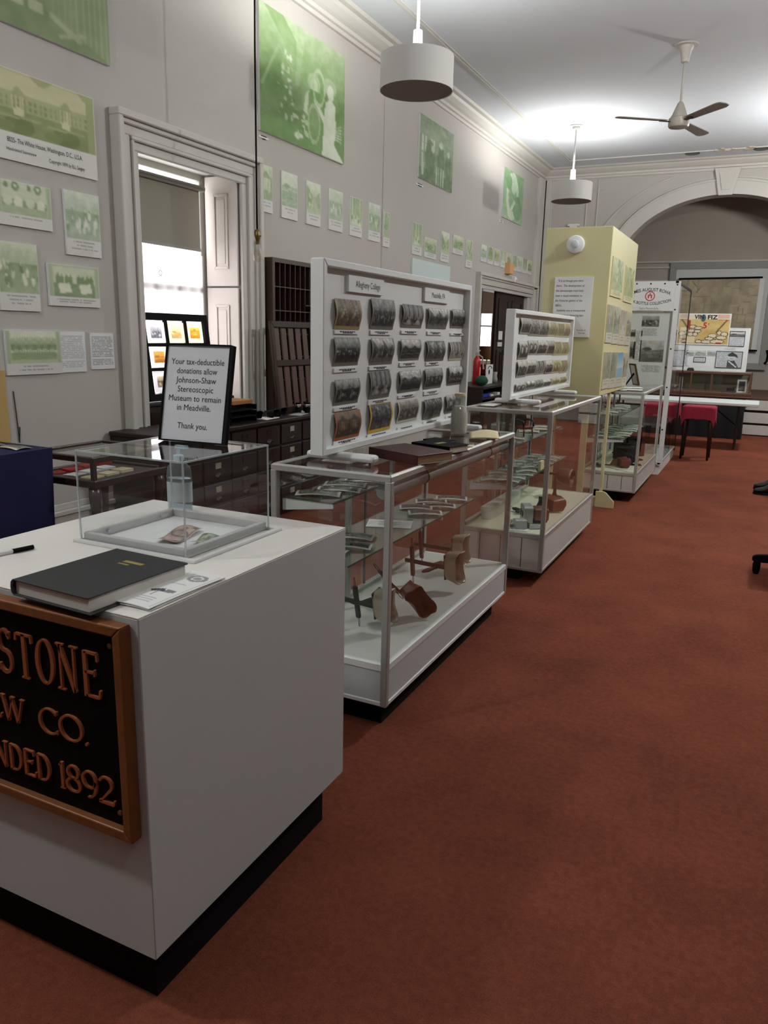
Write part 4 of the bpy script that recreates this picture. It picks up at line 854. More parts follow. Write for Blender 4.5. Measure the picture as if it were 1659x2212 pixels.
# third showcase
rr = random.Random(9); g = 'stereo cards on the shelves of the third showcase'; k = 0
for y in np.arange(7.2, 8.33, .15):
    for x in (-1.25, -1.12):
        shelf_card(x+rr.uniform(-.02, .02), y+rr.uniform(-.02, .02), .5605+(.005 if x > -1.2 else 0), rr.uniform(-.2, .7), 400+k, 'curled stereo card on the third showcase lower shelf, %s along in the %s row' % (ORD[k//2], ('back', 'front')[k % 2]), g, .15, .09, ((74, 84, 72), (196, 204, 188)), (186, 190, 176), n=(8, 12), curl=rr.uniform(.014, .03)); k += 1
for k, y in enumerate(np.arange(7.2, 8.3, .2)):
    shelf_card(-1.24+rr.uniform(-.03, .03), y, .7705, rr.uniform(0, .6), 440+k, 'curled stereo card on the third showcase upper shelf, %s from the near end' % ORD[k], g, .15, .09, ((84, 92, 80), (206, 212, 200)), (196, 200, 190), n=(8, 12), curl=.02)
z3 = D['zd']-.004
def camera_thing(x, y, rz, lab, s=1.0):
    M = Matrix.Translation((x, y, z3)) @ Matrix.Rotation(rz, 4, 'Z') @ Matrix.Scale(s, 4)
    t = thing('folding_camera', lab, 'camera', (x, y, z3), rz)
    part('camera_body', MB().box(-.05, .02, -.09, .09, 0, .15, M), M_BLACK, t, bevel=.01, seg=2)
    bl_ = MB()
    for i in range(5): bl_.box(.02+i*.014, .03+i*.014, -.065+i*.006, .065-i*.006, .02+i*.006, .13-i*.006, M)
    part('bellows', bl_, M_BLACKCLOTH, t); part('lens_board', MB().box(.09, .098, -.045, .045, .02, .115, M), M_STEEL, t, bevel=.003)
    part('lens', MB().lathe([(.001, 0), (.028, 0), (.03, .02), (.024, .032), (.001, .028)], n=18, M=M @ Matrix.Translation((.098, 0, .07)) @ Matrix.Rotation(PI/2, 4, 'Y')), M_CHROME, t, smooth='auto')
    part('drop_bed', MB().box(.02, .16, -.06, .06, 0, .012, M), M_BLACK, t); part('carry_strap', MB().tube([M @ Vector((-.015, .06*math.cos(a), .15+.05*math.sin(a))) for a in np.linspace(0, PI, 9)], .006*s, 6), M_BLACKCLOTH, t, smooth=True); rest(t, D['zd']-.0035)
camera_thing(-1.15, 7.86, .7, 'larger black folding camera on the deck of the third showcase', 1.15)
camera_thing(-1.05, 7.58, .3, 'smaller black folding camera with a shiny lens at the front of the third showcase', .7)
camera_thing(-1.12, 8.2, 2.4, 'black folding camera seen from behind at the back of the third showcase', 1.3)
stereoscope('brown stereoscope on the deck of the third showcase beside the kiosk post', (-1.17, 7.36, z3+.03), .4, .0, M_BROWNWOOD, M_REDWOOD, handle=False, on=D['zd']-.0035)
for i, (x, y, r) in enumerate(((-1.2, 7.3, .2), (-1.08, 7.42, .1), (-1.12, 7.72, .3))):
    solo('paper_sheet', MB().box(-.11, .11, -.075, .075, 0, .003, Matrix.Translation((x, y, D['zt']+.003)) @ Matrix.Rotation(r, 4, 'Z')), M_PAPER, 'white paper on the top of the third showcase, %s from the kiosk' % ORD[i], 'paper', group='papers on the third showcase')
ps2 = thing('picture_stand', 'small gold-framed picture leaning back on the third showcase near the tall case', 'framed picture', (-1.14, 8.1, D['zt']))
PM = Matrix.Translation((-1.13, 8.12, D['zt']+.006)) @ Matrix.Rotation(.5, 4, 'Z') @ Matrix.Rotation(-.28, 4, 'Y')
part('picture_frame', MB().ringframe('x', 0, .014, -.08, .08, 0, .22, .014), M_BRASS, ps2); part('picture_sheet', MB().box(.003, .006, -.07, .07, .01, .21, PM and None), M_PAPER, ps2)
for ch in ps2.children: ch.data.transform(PM)
part('easel_back', MB().prism([(-.002, .15), (-.1, 0), (-.11, 0), (-.008, .16)], 'y', -.012, .012, Matrix.Translation((-1.13, 8.12, D['zt']+.005)) @ Matrix.Rotation(.5, 4, 'Z')), M_BLACK, ps2)

# ------------------------------------------------------------------ on top of the nearest showcase
zt = A['zt']+.003
mb_ = thing('milk_bottle', 'white-filled glass milk bottle with a cream cap on the nearest showcase', 'bottle', (-1.315, 3.57, zt))
part('glass_body', MB().lathe([(.003, 0), (.04, 0), (.042, .006), (.042, .085), (.038, .11), (.025, .14), (.0215, .155), (.022, .168), (.0245, .172), (.0245, .184), (.02, .186)], (-1.315, 3.57, zt), 28), glass_mat('bottle_clear', (236, 236, 232), dens=.18), mb_, smooth=True)
part('white_filling', MB().lathe([(.002, .003), (.038, .003), (.0395, .085), (.035, .11), (.025, .134), (.002, .138)], (-1.315, 3.57, zt), 24), mat('white_paper_filling', (226, 224, 216), .8, var=.12, scale=70, bump=.3), mb_, smooth='auto')
part('paper_cap', MB().lathe([(.002, .184), (.0265, .182), (.028, .186), (.026, .196), (.002, .199)], (-1.315, 3.57, zt), 24), M_CREAM, mb_, smooth='auto')
def book(lab, x, y, z, rz, w, d, h, cover, pages=(206, 190, 150), spine_side=-1, band=None):
    M = Matrix.Translation((x, y, z)) @ Matrix.Rotation(rz, 4, 'Z'); t = thing('book', lab, 'book', (x, y, z), rz); s = spine_side
    part('cover', MB().box(-w/2, w/2, -d/2, d/2, 0, .003, M).box(-w/2, w/2, -d/2, d/2, h-.003, h, M).box(-w/2, -w/2+.004, -d/2, d/2, 0, h, M), cover, t, bevel=.001)
    part('page_block', MB().box(-w/2+.004, w/2-.005, -d/2+.005, d/2-.005, .003, h-.003, M), mat('pages_%d' % pages[0], pages, .85, var=.15, scale=300, stretch=(1, 1, 20)), t)
    if band: part('label', MB().box(-.03, .03, -.012, .012, h, h+.0006, M), gold, t)
    return t
book('maroon leather album with brown page edges lying on the nearest showcase', -1.195, 2.72, zt, 1.2, .2, .27, .036, mat('maroon_leather', (66, 26, 26), .4, var=.2, scale=60, bump=.1), (170, 140, 104))
book('black book with gold label lying behind the maroon album on the nearest showcase', -1.18, 2.99, zt, 1.3, .14, .2, .03, M_BLACK, (214, 206, 184), band=1)
book('thin black booklet in front of the milk bottle on the nearest showcase', -1.275, 3.22, zt, 1.3, .09, .12, .012, M_BLACK, (222, 214, 190))
solo('paper_slip', MB().box(-.07, .07, -.03, .03, 0, .002, Matrix.Translation((-1.17, 3.17, zt)) @ Matrix.Rotation(.2, 4, 'Z')), M_CREAM, 'cream paper slip beside the foot of the large white board', 'paper')
solo('manila_folder', MB().sheet(lambda u, v: Matrix.Translation((-1.17, 3.53, zt+.002)) @ Matrix.Rotation(.35, 4, 'Z') @ Vector((-.07+.14*u, -.11+.22*v, .012*math.sin(u*2.5)*(.4+v))), 8, 8), M_CREAM, 'cream manila folder lying beside the milk bottle', 'folder', solid=.004, smooth=True)
solo('paper_sheet', MB().box(-1.5, -1.42, 4.42, 4.6, B['zt']+.003, B['zt']+.006), M_PAPER, 'white paper at the back left of the second showcase top', 'paper')

# ------------------------------------------------------------------ yellow kiosk
KX0, KX1, KY0, KY1, KZ0, KZ1 = -1.635, -1.13, 6.2, 7.46, 1.0, 2.262
kk = thing('yellow_kiosk', 'pale yellow box kiosk on posts between the second and third showcases', 'kiosk', ((KX0+KX1)/2, 6.8, 0))
for nm, b in (('front_panel', (KX0, KX1, KY0, KY0+.018)), ('rear_panel', (KX0, KX1, KY1-.018, KY1)), ('side_panel', (KX1-.018, KX1, KY0+.018, KY1-.018)), ('side_panel', (KX0, KX0+.018, KY0+.018, KY1-.018))):
    part(nm, MB().box(*b, KZ0, KZ1), M_YELLOW, kk, bevel=.002)
for x, wd in ((KX1-.024, .022), (-1.34, .05), (KX0+.03, .022)):
    p = part('post', MB().box(x-wd/2, x+wd/2, 6.77, 6.82, .02, KZ0+.3), M_YELLOW, kk)
part('foot', MB().prism([(-1.19, 0), (-1.03, 0), (-1.03, .06), (-1.1, .13), (-1.12, .14), (-1.19, .14)], 'y', 6.75, 6.77), M_YELLOW, kk, bevel=.002)
part('foot_beam', MB().box(KX0, KX1-.02, 6.77, 6.84, 0, .08), M_YELLOW, kk)
pc = thing('quotation_sign', 'white placard of dark italic text on the front of the yellow kiosk', 'placard', (-1.4, KY0, 1.44))
part('placard_board', MB().box(-1.54, -1.246, KY0-.008, KY0, 1.447, 1.898), M_PAPER, pc)
for i, tx in enumerate(('  "It is as though you were', 'there.  The development of', 'the stereoscope must have', 'been a visual revelation to', 'the Victorian gentry of the', "1850's.", '   Suddenly one is transported', 'to exotic lands featuring ban-', 'quet halls or rugged')):
    lettering('placard_text', tx, .0235, M_INK, pc, facing('-y', (-1.528, KY0-.0085, 1.862-i*.037)) @ Matrix(((1, .12, 0, 0), (0, 1, 0, 0), (0, 0, 1, 0), (0, 0, 0, 1))), align='LEFT', xs=.83)
for i, tx in enumerate(('Severson, St.', 'Fine.com')): lettering('placard_text', tx, .016, M_INK, pc, facing('-y', (-1.27-.008*i, KY0-.0085, 1.495-i*.022)), align='RIGHT', xs=.9)
sa = thing('smoke_alarm', 'round white smoke alarm on the yellow kiosk above the placard', 'smoke alarm', (-1.402, KY0, 2.135))
SM = Matrix.Translation((-1.402, KY0, 2.135)) @ Matrix.Rotation(PI/2, 4, 'X')
part('alarm_base', MB().lathe([(.001, 0), (.068, 0), (.068, .012), (.064, .022), (.045, .03), (.001, .031)], n=36, M=SM), M_WHITE2, sa, smooth='auto'); part('sensor_cap', MB().lathe([(.03, .029), (.028, .042), (.02, .046), (.001, .046)], n=28, M=SM), M_WHITE, sa, smooth='auto')
kp = lambda x, y: (1000+x/4.1475, 470+y/4.1475)
side = [((1342, 345), (1450, 400), (1400, 735), (1313, 690), 'upper left large pale green picture on the right side of the yellow kiosk', MOSS, (200, 196, 150)), ((1457, 425), (1535, 470), (1507, 775), (1432, 748), 'upper right large green curtain picture on the right side of the yellow kiosk', ((96, 108, 56), (206, 208, 150)), (206, 200, 160))]
xs0 = [1272, 1332, 1390, 1445]; xs1 = [1330, 1388, 1442, 1492]
for r, (t0, b0, nm, top) in enumerate((([778, 795, 825, 842], [1118, 1128, 1135, 1140], 'middle', 28), ([1200, 1200, 1203, 1207], [1528, 1520, 1512, 1503], 'lower', 20))):
    for c in range(4):
        o = -30 if r else 0
        side.append(((xs0[c]+o+18, t0[c]), (xs1[c]+o+18, t0[c]+6), (xs1[c]+o-4, b0[c]+6), (xs0[c]+o, b0[c]), '%s narrow captioned picture, %s row, right side of the yellow kiosk' % (ORD[c], nm), [((92, 96, 84), (186, 184, 158)), ((84, 92, 78), (176, 178, 156)), ((110, 104, 90), (214, 206, 190)), ((90, 84, 72), (190, 184, 160))][c], (196, 190, 174)))
for i, (a, b, c, d, lab, pal, paper) in enumerate(side):
    p0 = atx(*kp((a[0]+d[0])/2, (a[1]+d[1])/2), KX1); p1 = atx(*kp((b[0]+c[0])/2, (b[1]+c[1])/2), KX1)
    zt_ = atx(*kp((a[0]+b[0])/2, (a[1]+b[1])/2), KX1).z; zb_ = atx(*kp((c[0]+d[0])/2, (c[1]+d[1])/2), KX1).z; y0, y1 = p0.y, min(p1.y, KY1-.02); y0 = max(y0, KY0+.01)
    t = thing('kiosk_picture', lab, 'picture', (KX1, (y0+y1)/2, zb_), group='pictures on the yellow kiosk')
    part('foam_board', MB().box(KX1+.0008, KX1+.0066, y0, y1, zb_, zt_), M_CREAM, t)
    pic = lambda h, w, i=i, pal=pal: scene_pic(h, w, 500+i, ['forest', 'forest', 'forest', 'street', 'hall', 'field'][i % 6]).rgb(*pal)
    if i == 8: pic = lambda h, w: Canvas(h, w, 8).grad(.2, .9, 0, .6).noise(.1, 4).rgb((60, 130, 180), (206, 206, 196))
    painted('printed_image', (KX1+.0075, y0, zt_), (KX1+.0075, y1, zt_), (KX1+.0075, y1, zb_), (KX1+.0075, y0, zb_), captioned(40, 24, pic, cap=.16 if i < 2 else .26, paper=paper, seed=i, lines=2), M_PRINT, t)
# ------------------------------------------------------------------ tall milk bottle showcase
TX0, TX1, TY0, TY1, TZ = -1.62, -.885, 8.74, 10.3, 2.035
tc = thing('tall_showcase', 'tall white-framed glass showcase with a milk bottle collection heading', 'showcase', ((TX0+TX1)/2, (TY0+TY1)/2, 0))
part('plinth', MB().box(TX0+.005, TX1-.012, TY0+.03, TY1-.01, 0, .12), M_WHITE2, tc, bevel=.003); part('plinth_top', MB().box(TX0, TX1, TY0, TY1, .12, .14), M_WHITE, tc)
for x, y in ((TX0, TY0), (TX1-.03, TY0), (TX0, TY1-.015), (TX1-.015, TY1-.015)):
    p = part('corner_post', MB().box(x, x+(.05 if y == TY0 else .015), y, y+(.03 if y == TY0 else .015), .11, TZ), M_WHITE2 if y == TY0 else M_STEEL, tc, bevel=.003)
sc = MB()
for z in (.5, .95, 1.35, 1.75, 2.0): sc.lathe([(.0005, 0), (.009, 0), (.007, .004), (.0005, .005)], n=10, M=Matrix.Translation((TX1-.012, TY0-.0, z)) @ Matrix.Rotation(PI/2, 4, 'X'))
for x in (-1.45, -1.3, -1.16, -1.02): sc.lathe([(.0005, 0), (.009, 0), (.007, .004), (.0005, .005)], n=10, M=Matrix.Translation((x, TY0-.006, 2.01)) @ Matrix.Rotation(PI/2, 4, 'X'))
part('screw_heads', sc, M_STEEL, tc)
hd = part('header_board', MB().box(TX0+.04, TX1-.03, TY0-.006, TY0+.004, 1.735, TZ), M_WHITE2, tc)
hc = -1.157
lettering('header_text', 'JAMES AUGUST ROHA', .047, M_INK, hd, facing('-y', (hc, TY0-.0065, 1.935)), arc=.5, bold=.0006, xs=.86)
lettering('header_text', 'MILK BOTTLE COLLECTION', .0415, M_INK, hd, facing('-y', (hc, TY0-.0065, 1.795)), arc=-.62, bold=.0006, xs=.86)
lettering('header_text', 'Dairy Memorabilia', .026, mat('dark_green_ink', (70, 66, 48), .7, var=.05), hd, facing('-y', (hc, TY0-.0065, 1.752)))
em = MB().lathe([(.04, 0), (.05, 0), (.05, .001), (.04, .001), (.04, 0)], n=28, M=Matrix.Translation((hc, TY0-.0062, 1.885)) @ Matrix.Rotation(PI/2, 4, 'X')).box(hc-.022, hc-.008, TY0-.0072, TY0-.006, 1.862, 1.9).box(hc+.008, hc+.022, TY0-.0072, TY0-.006, 1.862, 1.9).box(hc-.006, hc+.006, TY0-.0072, TY0-.006, 1.885, 1.915)
part('round_emblem', em, mat('emblem_red', (190, 70, 60), .6, var=.05), hd)
part('gold_rule', MB().box(hc-.12, hc+.12, TY0-.0068, TY0-.006, 1.738, 1.742), gold, hd)
part('front_glass', MB().quad((TX0+.05, TY0+.012, .14), (TX1-.03, TY0+.012, .14), (TX1-.03, TY0+.012, 1.735), (TX0+.05, TY0+.012, 1.735)), M_GLASS, tc)
part('side_glass', MB().quad((TX1-.005, TY0+.03, .14), (TX1-.005, TY1-.015, .14), (TX1-.005, TY1-.015, TZ-.03), (TX1-.005, TY0+.03, TZ-.03)), M_GLASS, tc)
part('side_glass', MB().quad((TX0+.005, TY0+.03, .14), (TX0+.005, TY1-.015, .14), (TX0+.005, TY1-.015, TZ-.03), (TX0+.005, TY0+.03, TZ-.03)), M_GLASS, tc)
part('top_rail', MB().ringframe('z', TZ-.02, TZ, TX0, TX1, TY0, TY1, .015), M_STEEL, tc)
ip = part('story_panel', MB().box(TX0+.06, TX1-.06, TY0+.04, TY0+.055, .93, 1.72), M_WHITE2, tc)
T_ = lambda px, py: aty(px, py, TY0+.039)
def tall_pic(nm, ax, ay, bx_, by_, arr):
    a, b = T_(ax, ay), T_(bx_, by_); y = TY0+.0385
    painted(nm, (a.x, y, a.z), (b.x, y, a.z), (b.x, y, b.z), (a.x, y, b.z), arr, M_PRINT, ip)
tall_pic('printed_photo', 1388, 682, 1423, 706, scene_pic(20, 26, 601, 'crowd').rgb(*GREY)); tall_pic('printed_photo', 1384, 735, 1431, 783, scene_pic(34, 34, 602, 'field').rgb(*GREY))
def lines_arr(h, w, seed, ink=(150, 150, 150), paper=(222, 224, 224)):
    a = np.empty((h, w, 3)); a[:] = np.array(paper)/255.; r = np.random.default_rng(seed)
    for y in range(1, h-1, 2):
        k = (r.random(w) > .15); k[:2] = False; k[-int(r.integers(2, 5)):] = False; a[y, k] = np.array(ink)/255.
    return a
tall_pic('printed_paragraph', 1386, 709, 1420, 727, lines_arr(14, 30, 1)); tall_pic('printed_paragraph', 1384, 788, 1428, 806, lines_arr(14, 30, 2))
tall_pic('printed_photo', 1363, 712, 1372, 728, stereo(18, 12, 3)); tall_pic('printed_photo', 1362, 738, 1370, 775, stereo(26, 12, 4)); tall_pic('printed_paragraph', 1372, 714, 1382, 780, lines_arr(40, 10, 5))
for z in (.5, .9):
    part('glass_shelf', MB().box(TX0+.03, TX1-.03, TY0+.3, TY1-.03, z, z+.006), M_GLASSSHELF, tc)

# ------------------------------------------------------------------ the far end: stools, folding table, skirted table, antique vitrine, boards
def draped_stool(x, y, w, d, h, lab, clab):
    t = thing('draped_side_table', lab, 'side table', (x, y, 0))
    for sx_ in (-1, 1):
        for sy_ in (-1, 1):
            part('leg', MB().tube([(x+sx_*(w/2-.04), y+sy_*(d/2-.04), h-.02), (x+sx_*(w/2-.038), y+sy_*(d/2-.038), h*.5), (x+sx_*(w/2-.03), y+sy_*(d/2-.03), 0)], [.026, .022, .014], 10), M_OAK, t, smooth=True)
    part('table_top', MB().box(x-w/2+.01, x+w/2-.01, y-d/2+.01, y+d/2-.01, h-.14, h-.022), M_OAK, t)
    c = MB(); nu = 64
    def drop(u, v):
        if v < .3:
            k = v/.3; z = h
        else:
            k = 1+(v-.3)*.03; z = h
        a = 2*PI*u; cx, cy = math.cos(a), math.sin(a); m = max(abs(cx), abs(cy)); cx /= m; cy /= m
        corner = (min(abs(cx), abs(cy)))**9; dr = 0 if v < .3 else (v-.3)/.7*(.15+.1*corner+.004*math.sin(11*a))
        fl = 0 if v < .3 else .012*(v-.3)*math.sin(17*a)
        return Vector((x+cx*(w/2*k+.004+fl), y+cy*(d/2*k+.004+fl), z-dr+.002))
    o = part('tablecloth', c.sheet(drop, nu, 12), M_REDCLOTH, None, smooth=True)
    tag(recenter(o), clab, 'tablecloth'); return t
draped_stool(-.645, 10.35, .37, .36, .655, 'dark wooden side table under the nearer crimson cloth by the tall showcase', 'crimson cloth draped over the nearer side table, in plain view beside the tall showcase')
draped_stool(-1.12, 10.78, .4, .36, .64, 'dark wooden side table under the further crimson cloth seen through the glass', 'crimson cloth draped over the further side table, seen through the showcase glass')
ft = thing('folding_table', 'long white folding table in front of the black skirted table', 'table', (-.9, 11.72, 0))
part('table_top', MB().box(-2.1, .01, 11.35, 12.09, .6, .64), M_WHITE2, ft, bevel=.008, seg=2)
for x in (-1.85, -.26):
    for y in (11.5, 11.97): part('leg', MB().tube([(x+.03, y, .6), (x+.02, y, .02), (x+.02, y, 0)], .014, 8), M_STEEL, ft)
    part('leg_brace', MB().tube([(x+.03, 11.5, .3), (x+.03, 11.97, .3)], .01, 8).tube([(x+.025, 11.72, .3), (x-.35, 11.72, .59)], .008, 6), M_BLACK, ft)
sk = thing('skirted_table', 'table draped to the floor in black cloth below the antique glass cabinet', 'table', (-.72, 13.05, 0))
def skirt(u, v):
    per = 4; a = u*per; k = int(a) % 4; f = a-int(a); x0, x1, y0, y1 = -1.4, -.19, 12.75, 13.36
    p = [(x0+(x1-x0)*f, y0), (x1, y0+(y1-y0)*f), (x1-(x1-x0)*f, y1), (x0, y1-(y1-y0)*f)][k]; wv = .012*math.sin(u*150)*(1-v)
    nx, ny = [(0, -1), (1, 0), (0, 1), (-1, 0)][k]
    return Vector((p[0]+nx*wv, p[1]+ny*wv, .005+v*.6))
part('cloth_skirt', MB().sheet(skirt, 240, 4), M_BLACKCLOTH, sk, smooth=True); part('table_top', MB().box(-1.4, -.19, 12.75, 13.36, .59, .61), M_BLACKCLOTH, sk)
VX0, VX1, VY0, VY1 = -1.2, -.13, 12.77, 13.3
vt = thing('antique_vitrine', 'antique oak and glass countertop cabinet on the black draped table', 'display cabinet', (-.66, 13.0, .61))
VW = mat('vitrine_oak', (92, 58, 38), .45, var=.3, scale=12, stretch=(8, 1, 1))
part('base_plinth', MB().box(VX0-.04, VX1+.03, VY0-.02, VY1+.02, .611, .64).box(VX0-.02, VX1+.015, VY0-.01, VY1+.01, .64, .69), VW, vt, bevel=.008)
part('top_frame', MB().ringframe('z', .955, .99, VX0, VX1, VY0, VY1, .03), VW, vt, bevel=.006)
for x in (VX0+.012, -.97, -.68, VX1-.018): part('upright', MB().box(x-.012, x+.012, VY0, VY0+.02, .69, .957), VW, vt)
for x in (VX0, VX1-.02): part('upright', MB().box(x, x+.02, VY1-.02, VY1, .69, .957), VW, vt)
part('back_panel', MB().box(VX0, VX1, VY1-.012, VY1-.004, .69, .957), mat('vitrine_lining', (150, 142, 124), .7, var=.05), vt)
part('front_glass', MB().quad((VX0, VY0+.008, .69), (VX1, VY0+.008, .69), (VX1, VY0+.008, .957), (VX0, VY0+.008, .957)).quad((VX1-.006, VY0, .69), (VX1-.006, VY1, .69), (VX1-.006, VY1, .957), (VX1-.006, VY0, .957)), M_GLASS, vt)
part('top_glass', MB().box(VX0+.02, VX1-.02, VY0+.02, VY1-.02, .98, .988), M_GLASSSHELF, vt)
fp = thing('framed_photo', 'small white-framed photo at the right end inside the antique cabinet', 'framed photo', (-.25, 12.9, .69))
part('mount_frame', MB().box(-.325, -.19, 12.9, 12.908, .692, .885), M_PAPER, fp); cv = Canvas(24, 18, 1, .25); cv.rect(0, .5, 1, .56, .8).rect(.05, .6, .95, .9, .55).noise(.1, 5)
painted('printed_photo', (-.3, 12.899, .86), (-.215, 12.899, .86), (-.215, 12.899, .715), (-.3, 12.899, .715), cv.rgb((20, 20, 24), (200, 200, 196)), M_PRINT, fp)
solo('small_binoculars', MB().box(-.46, -.35, 12.86, 12.92, .705, .755).lathe([(.001, 0), (.018, 0), (.018, .01), (.001, .01)], n=12, M=Matrix.Translation((-.43, 12.86, .73)) @ Matrix.Rotation(PI/2, 4, 'X')).lathe([(.001, 0), (.018, 0), (.018, .01), (.001, .01)], n=12, M=Matrix.Translation((-.38, 12.86, .73)) @ Matrix.Rotation(PI/2, 4, 'X')).box(-.53, -.34, 12.84, 12.94, .692, .705), M_STEEL, 'small dark stereo viewer on a pale card inside the antique cabinet', 'stereo viewer', bevel=.003)
solo('bookmark_card', MB().box(-1.15, -1.1, 12.9, 12.906, .692, .89), M_PAPER, 'tall narrow white card at the left end inside the antique cabinet', 'card')
tf = thing('exhibit_board', 'white exhibit board with aviation photographs standing on the antique cabinet', 'exhibit board', (-.72, 13.0, .99))
TYY = 12.98
part('board_panel', MB().box(-1.21, -.245, TYY, TYY+.012, .993, 1.64), M_WHITE2, tf); part('wing_panel', MB().box(-1.222, -1.21, TYY, TYY+.25, .993, 1.64), M_WHITE2, tf); part('wing_panel', MB().box(-.245, -.233, TYY, TYY+.25, .993, 1.64), M_WHITE2, tf)
part('board_edge', MB().ringframe('y', TYY-.004, TYY, -1.21, -.245, .993, 1.64, .012), M_PAPER, tf)
E_ = lambda px, py: aty(px, py, TYY-.002)
def pinned(lab, cat, ax, ay, bx_, by_, arr, fr=None, nm='pinned_photo', yo=0.0):
    a, b = E_(ax, ay), E_(bx_, by_); y = TYY-.0055-yo
    t = thing(nm, lab, cat, ((a.x+b.x)/2, y, b.z), group='pictures on the exhibit board')
    if fr: part('picture_frame', MB().ringframe('y', y-.004, y+.003, a.x, b.x, b.z, a.z, .008), fr, t)
    else: part('mount_card', MB().box(a.x, b.x, y, y+.004, b.z, a.z), M_PAPER, t)
    k = .006; painted('printed_image', (a.x+k, y-.001, a.z-k), (b.x-k, y-.001, a.z-k), (b.x-k, y-.001, b.z+k), (a.x+k, y-.001, b.z+k), arr, M_PRINT, t); return t
def page_arr(h, w, s, portrait=False):
    a = lines_arr(h, w, s, (140, 142, 146), (208, 212, 216))
    if portrait:
        cv = Canvas(h, w, s, .75); cv.poly([(.35, 1), (.45, .55), (.7, .5), (.9, 1)], .2).ell(.6, .35, .16, .22, .85).poly([(.42, .2), (.6, .02), (.8, .2), (.85, .4), (.72, .3), (.5, .3)], .1).line(.5, .6, .8, .95, .03, .95).line(.55, .45, .65, .45, .02, .2)
        a[:, int(w*.45):] = cv.rgb((30, 30, 34), (226, 228, 230))[:, int(w*.45):]
    else:
        cv = scene_pic(h//3, w, s, 'field').rgb(*GREY); a[2:2+h//3] = cv
    return a
pinned('framed black-and-white sheet of photos at the top right of the white exhibit board', 'framed sheet', 1577, 715, 1607, 749, page_arr(36, 26, 4), M_STEEL, 'framed_sheet')
pinned('framed magazine page with a capped portrait at the lower right of the white exhibit board', 'framed page', 1548, 758, 1601, 796, page_arr(36, 48, 6, True), M_STEEL, 'framed_page')
for i, (a, b) in enumerate(((1481, 1499), (1502, 1525), (1528, 1548))): pinned('small pale airplane photo on the white exhibit board, %s from the left' % ORD[i], 'photo', a, 756, b, 769, scene_pic(12, 20, 620+i, 'field').rgb((110, 122, 130), (220, 220, 210)))
pinned('small dark-framed card below the airplane photos on the white exhibit board', 'framed card', 1499, 771, 1524, 783, lines_arr(14, 26, 9), M_INK, 'framed_card'); pinned('narrow photo strip near the left edge of the white exhibit board', 'photo', 1474, 714, 1485, 790, page_arr(60, 16, 12)); pinned('small pale caption strip under the framed sheet on the white exhibit board', 'caption', 1565, 750, 1590, 756, lines_arr(6, 26, 3))
vp = thing('advertising_picture', 'old colourful VIN FIZ 5 cent drink poster standing before the map', 'poster', (-.83, TYY-.02, 1.38))
a, b = E_(1487, 677), E_(1573, 746); VY = TYY-.014
part('poster_border', MB().box(a.x, b.x, VY, VY+.006, b.z, a.z), M_PAPER, vp)
cv = np.empty((64, 80, 3)); c = Canvas(64, 80, 7, .5); c.noise(.5, 5); cv[:] = c.rgb((176, 140, 70), (222, 200, 140))
def stamp(cc, col):
    k = cc.t > .5; cv[k] = np.array(col)/255.
for x0, y0, rx, ry in ((.12, .42, .1, .05), (.26, .46, .09, .045), (.1, .56, .09, .05), (.25, .57, .08, .05), (.08, .68, .07, .06), (.2, .68, .06, .06), (.62, .72, .1, .07), (.78, .62, .06, .06), (.9, .66, .08, .07), (.84, .78, .12, .06), (.55, .82, .1, .05), (.3, .92, .08, .05), (.5, .93, .13, .06), (.74, .92, .16, .07)):
    stamp(Canvas(64, 80, 0, 0).ell(x0, y0, rx+.012, ry+.014, 1), (56, 44, 34)); stamp(Canvas(64, 80, 0, 0).ell(x0, y0, rx-.006, ry-.006, 1), (214, 200, 168))
stamp(Canvas(64, 80, 0, 0).rect(0, .2, .06, .5, 1), (150, 40, 36)); stamp(Canvas(64, 80, 0, 0).line(.95, .15, .7, .6, .02, 1), (110, 80, 54)); stamp(Canvas(64, 80, 0, 0).rect(0, .76, .2, .97, 1), (214, 200, 160)); stamp(Canvas(64, 80, 0, 0).rect(.72, .95, .84, 1, 1), (150, 36, 34)); stamp(Canvas(64, 80, 0, 0).rect(0, 0, 1, .17, 1), (216, 206, 186)); stamp(Canvas(64, 80, 0, 0).ell(.36, .12, .06, .13, 1), (70, 90, 92))
for i in range(4): stamp(Canvas(64, 80, 0, 0).rect(.7, .01+i*.05, .98, .025+i*.05, 1), (176, 60, 50))
k = .014; painted('printed_artwork', (a.x+k, VY-.001, a.z-k), (b.x-k, VY-.001, a.z-k), (b.x-k, VY-.001, b.z+k), (a.x+k, VY-.001, b.z+k), cv, M_PRINT, vp)
wv = b.x-a.x
lettering('poster_text', 'VIN', .085, M_INK, vp, facing('-y', (a.x+wv*.27, VY-.002, a.z-.08)), bold=.003, fit=wv*.22); lettering('poster_text', 'FIZ', .085, M_INK, vp, facing('-y', (a.x+wv*.57, VY-.002, a.z-.082)), bold=.003, fit=wv*.23)
red = mat('poster_red', (176, 50, 36), .6, var=.05); lettering('poster_text', '5', .12, red, vp, facing('-y', (a.x+wv*.42, VY-.002, a.z-.215)), bold=.004); lettering('poster_text', 'c', .05, red, vp, facing('-y', (a.x+wv*.5, VY-.002, a.z-.165)), bold=.002)
solo('small_brass_clock', MB().box(-1.05, -.95, 12.82, 12.86, .9905, 1.02).box(-1.04, -.96, 12.83, 12.85, 1.02, 1.035), M_DARKWOOD, 'small dark stand at the left of the antique cabinet top', 'stand', bevel=.003)
tg = thing('price_tag', 'tiny white and yellow tag on the antique cabinet top', 'tag', (-.54, 12.83, .99)); part('tag_card', MB().box(-.57, -.52, 12.82, 12.826, .991, 1.02).box(-.57, -.52, 12.82, 12.85, .9905, .992), M_PAPER, tg)
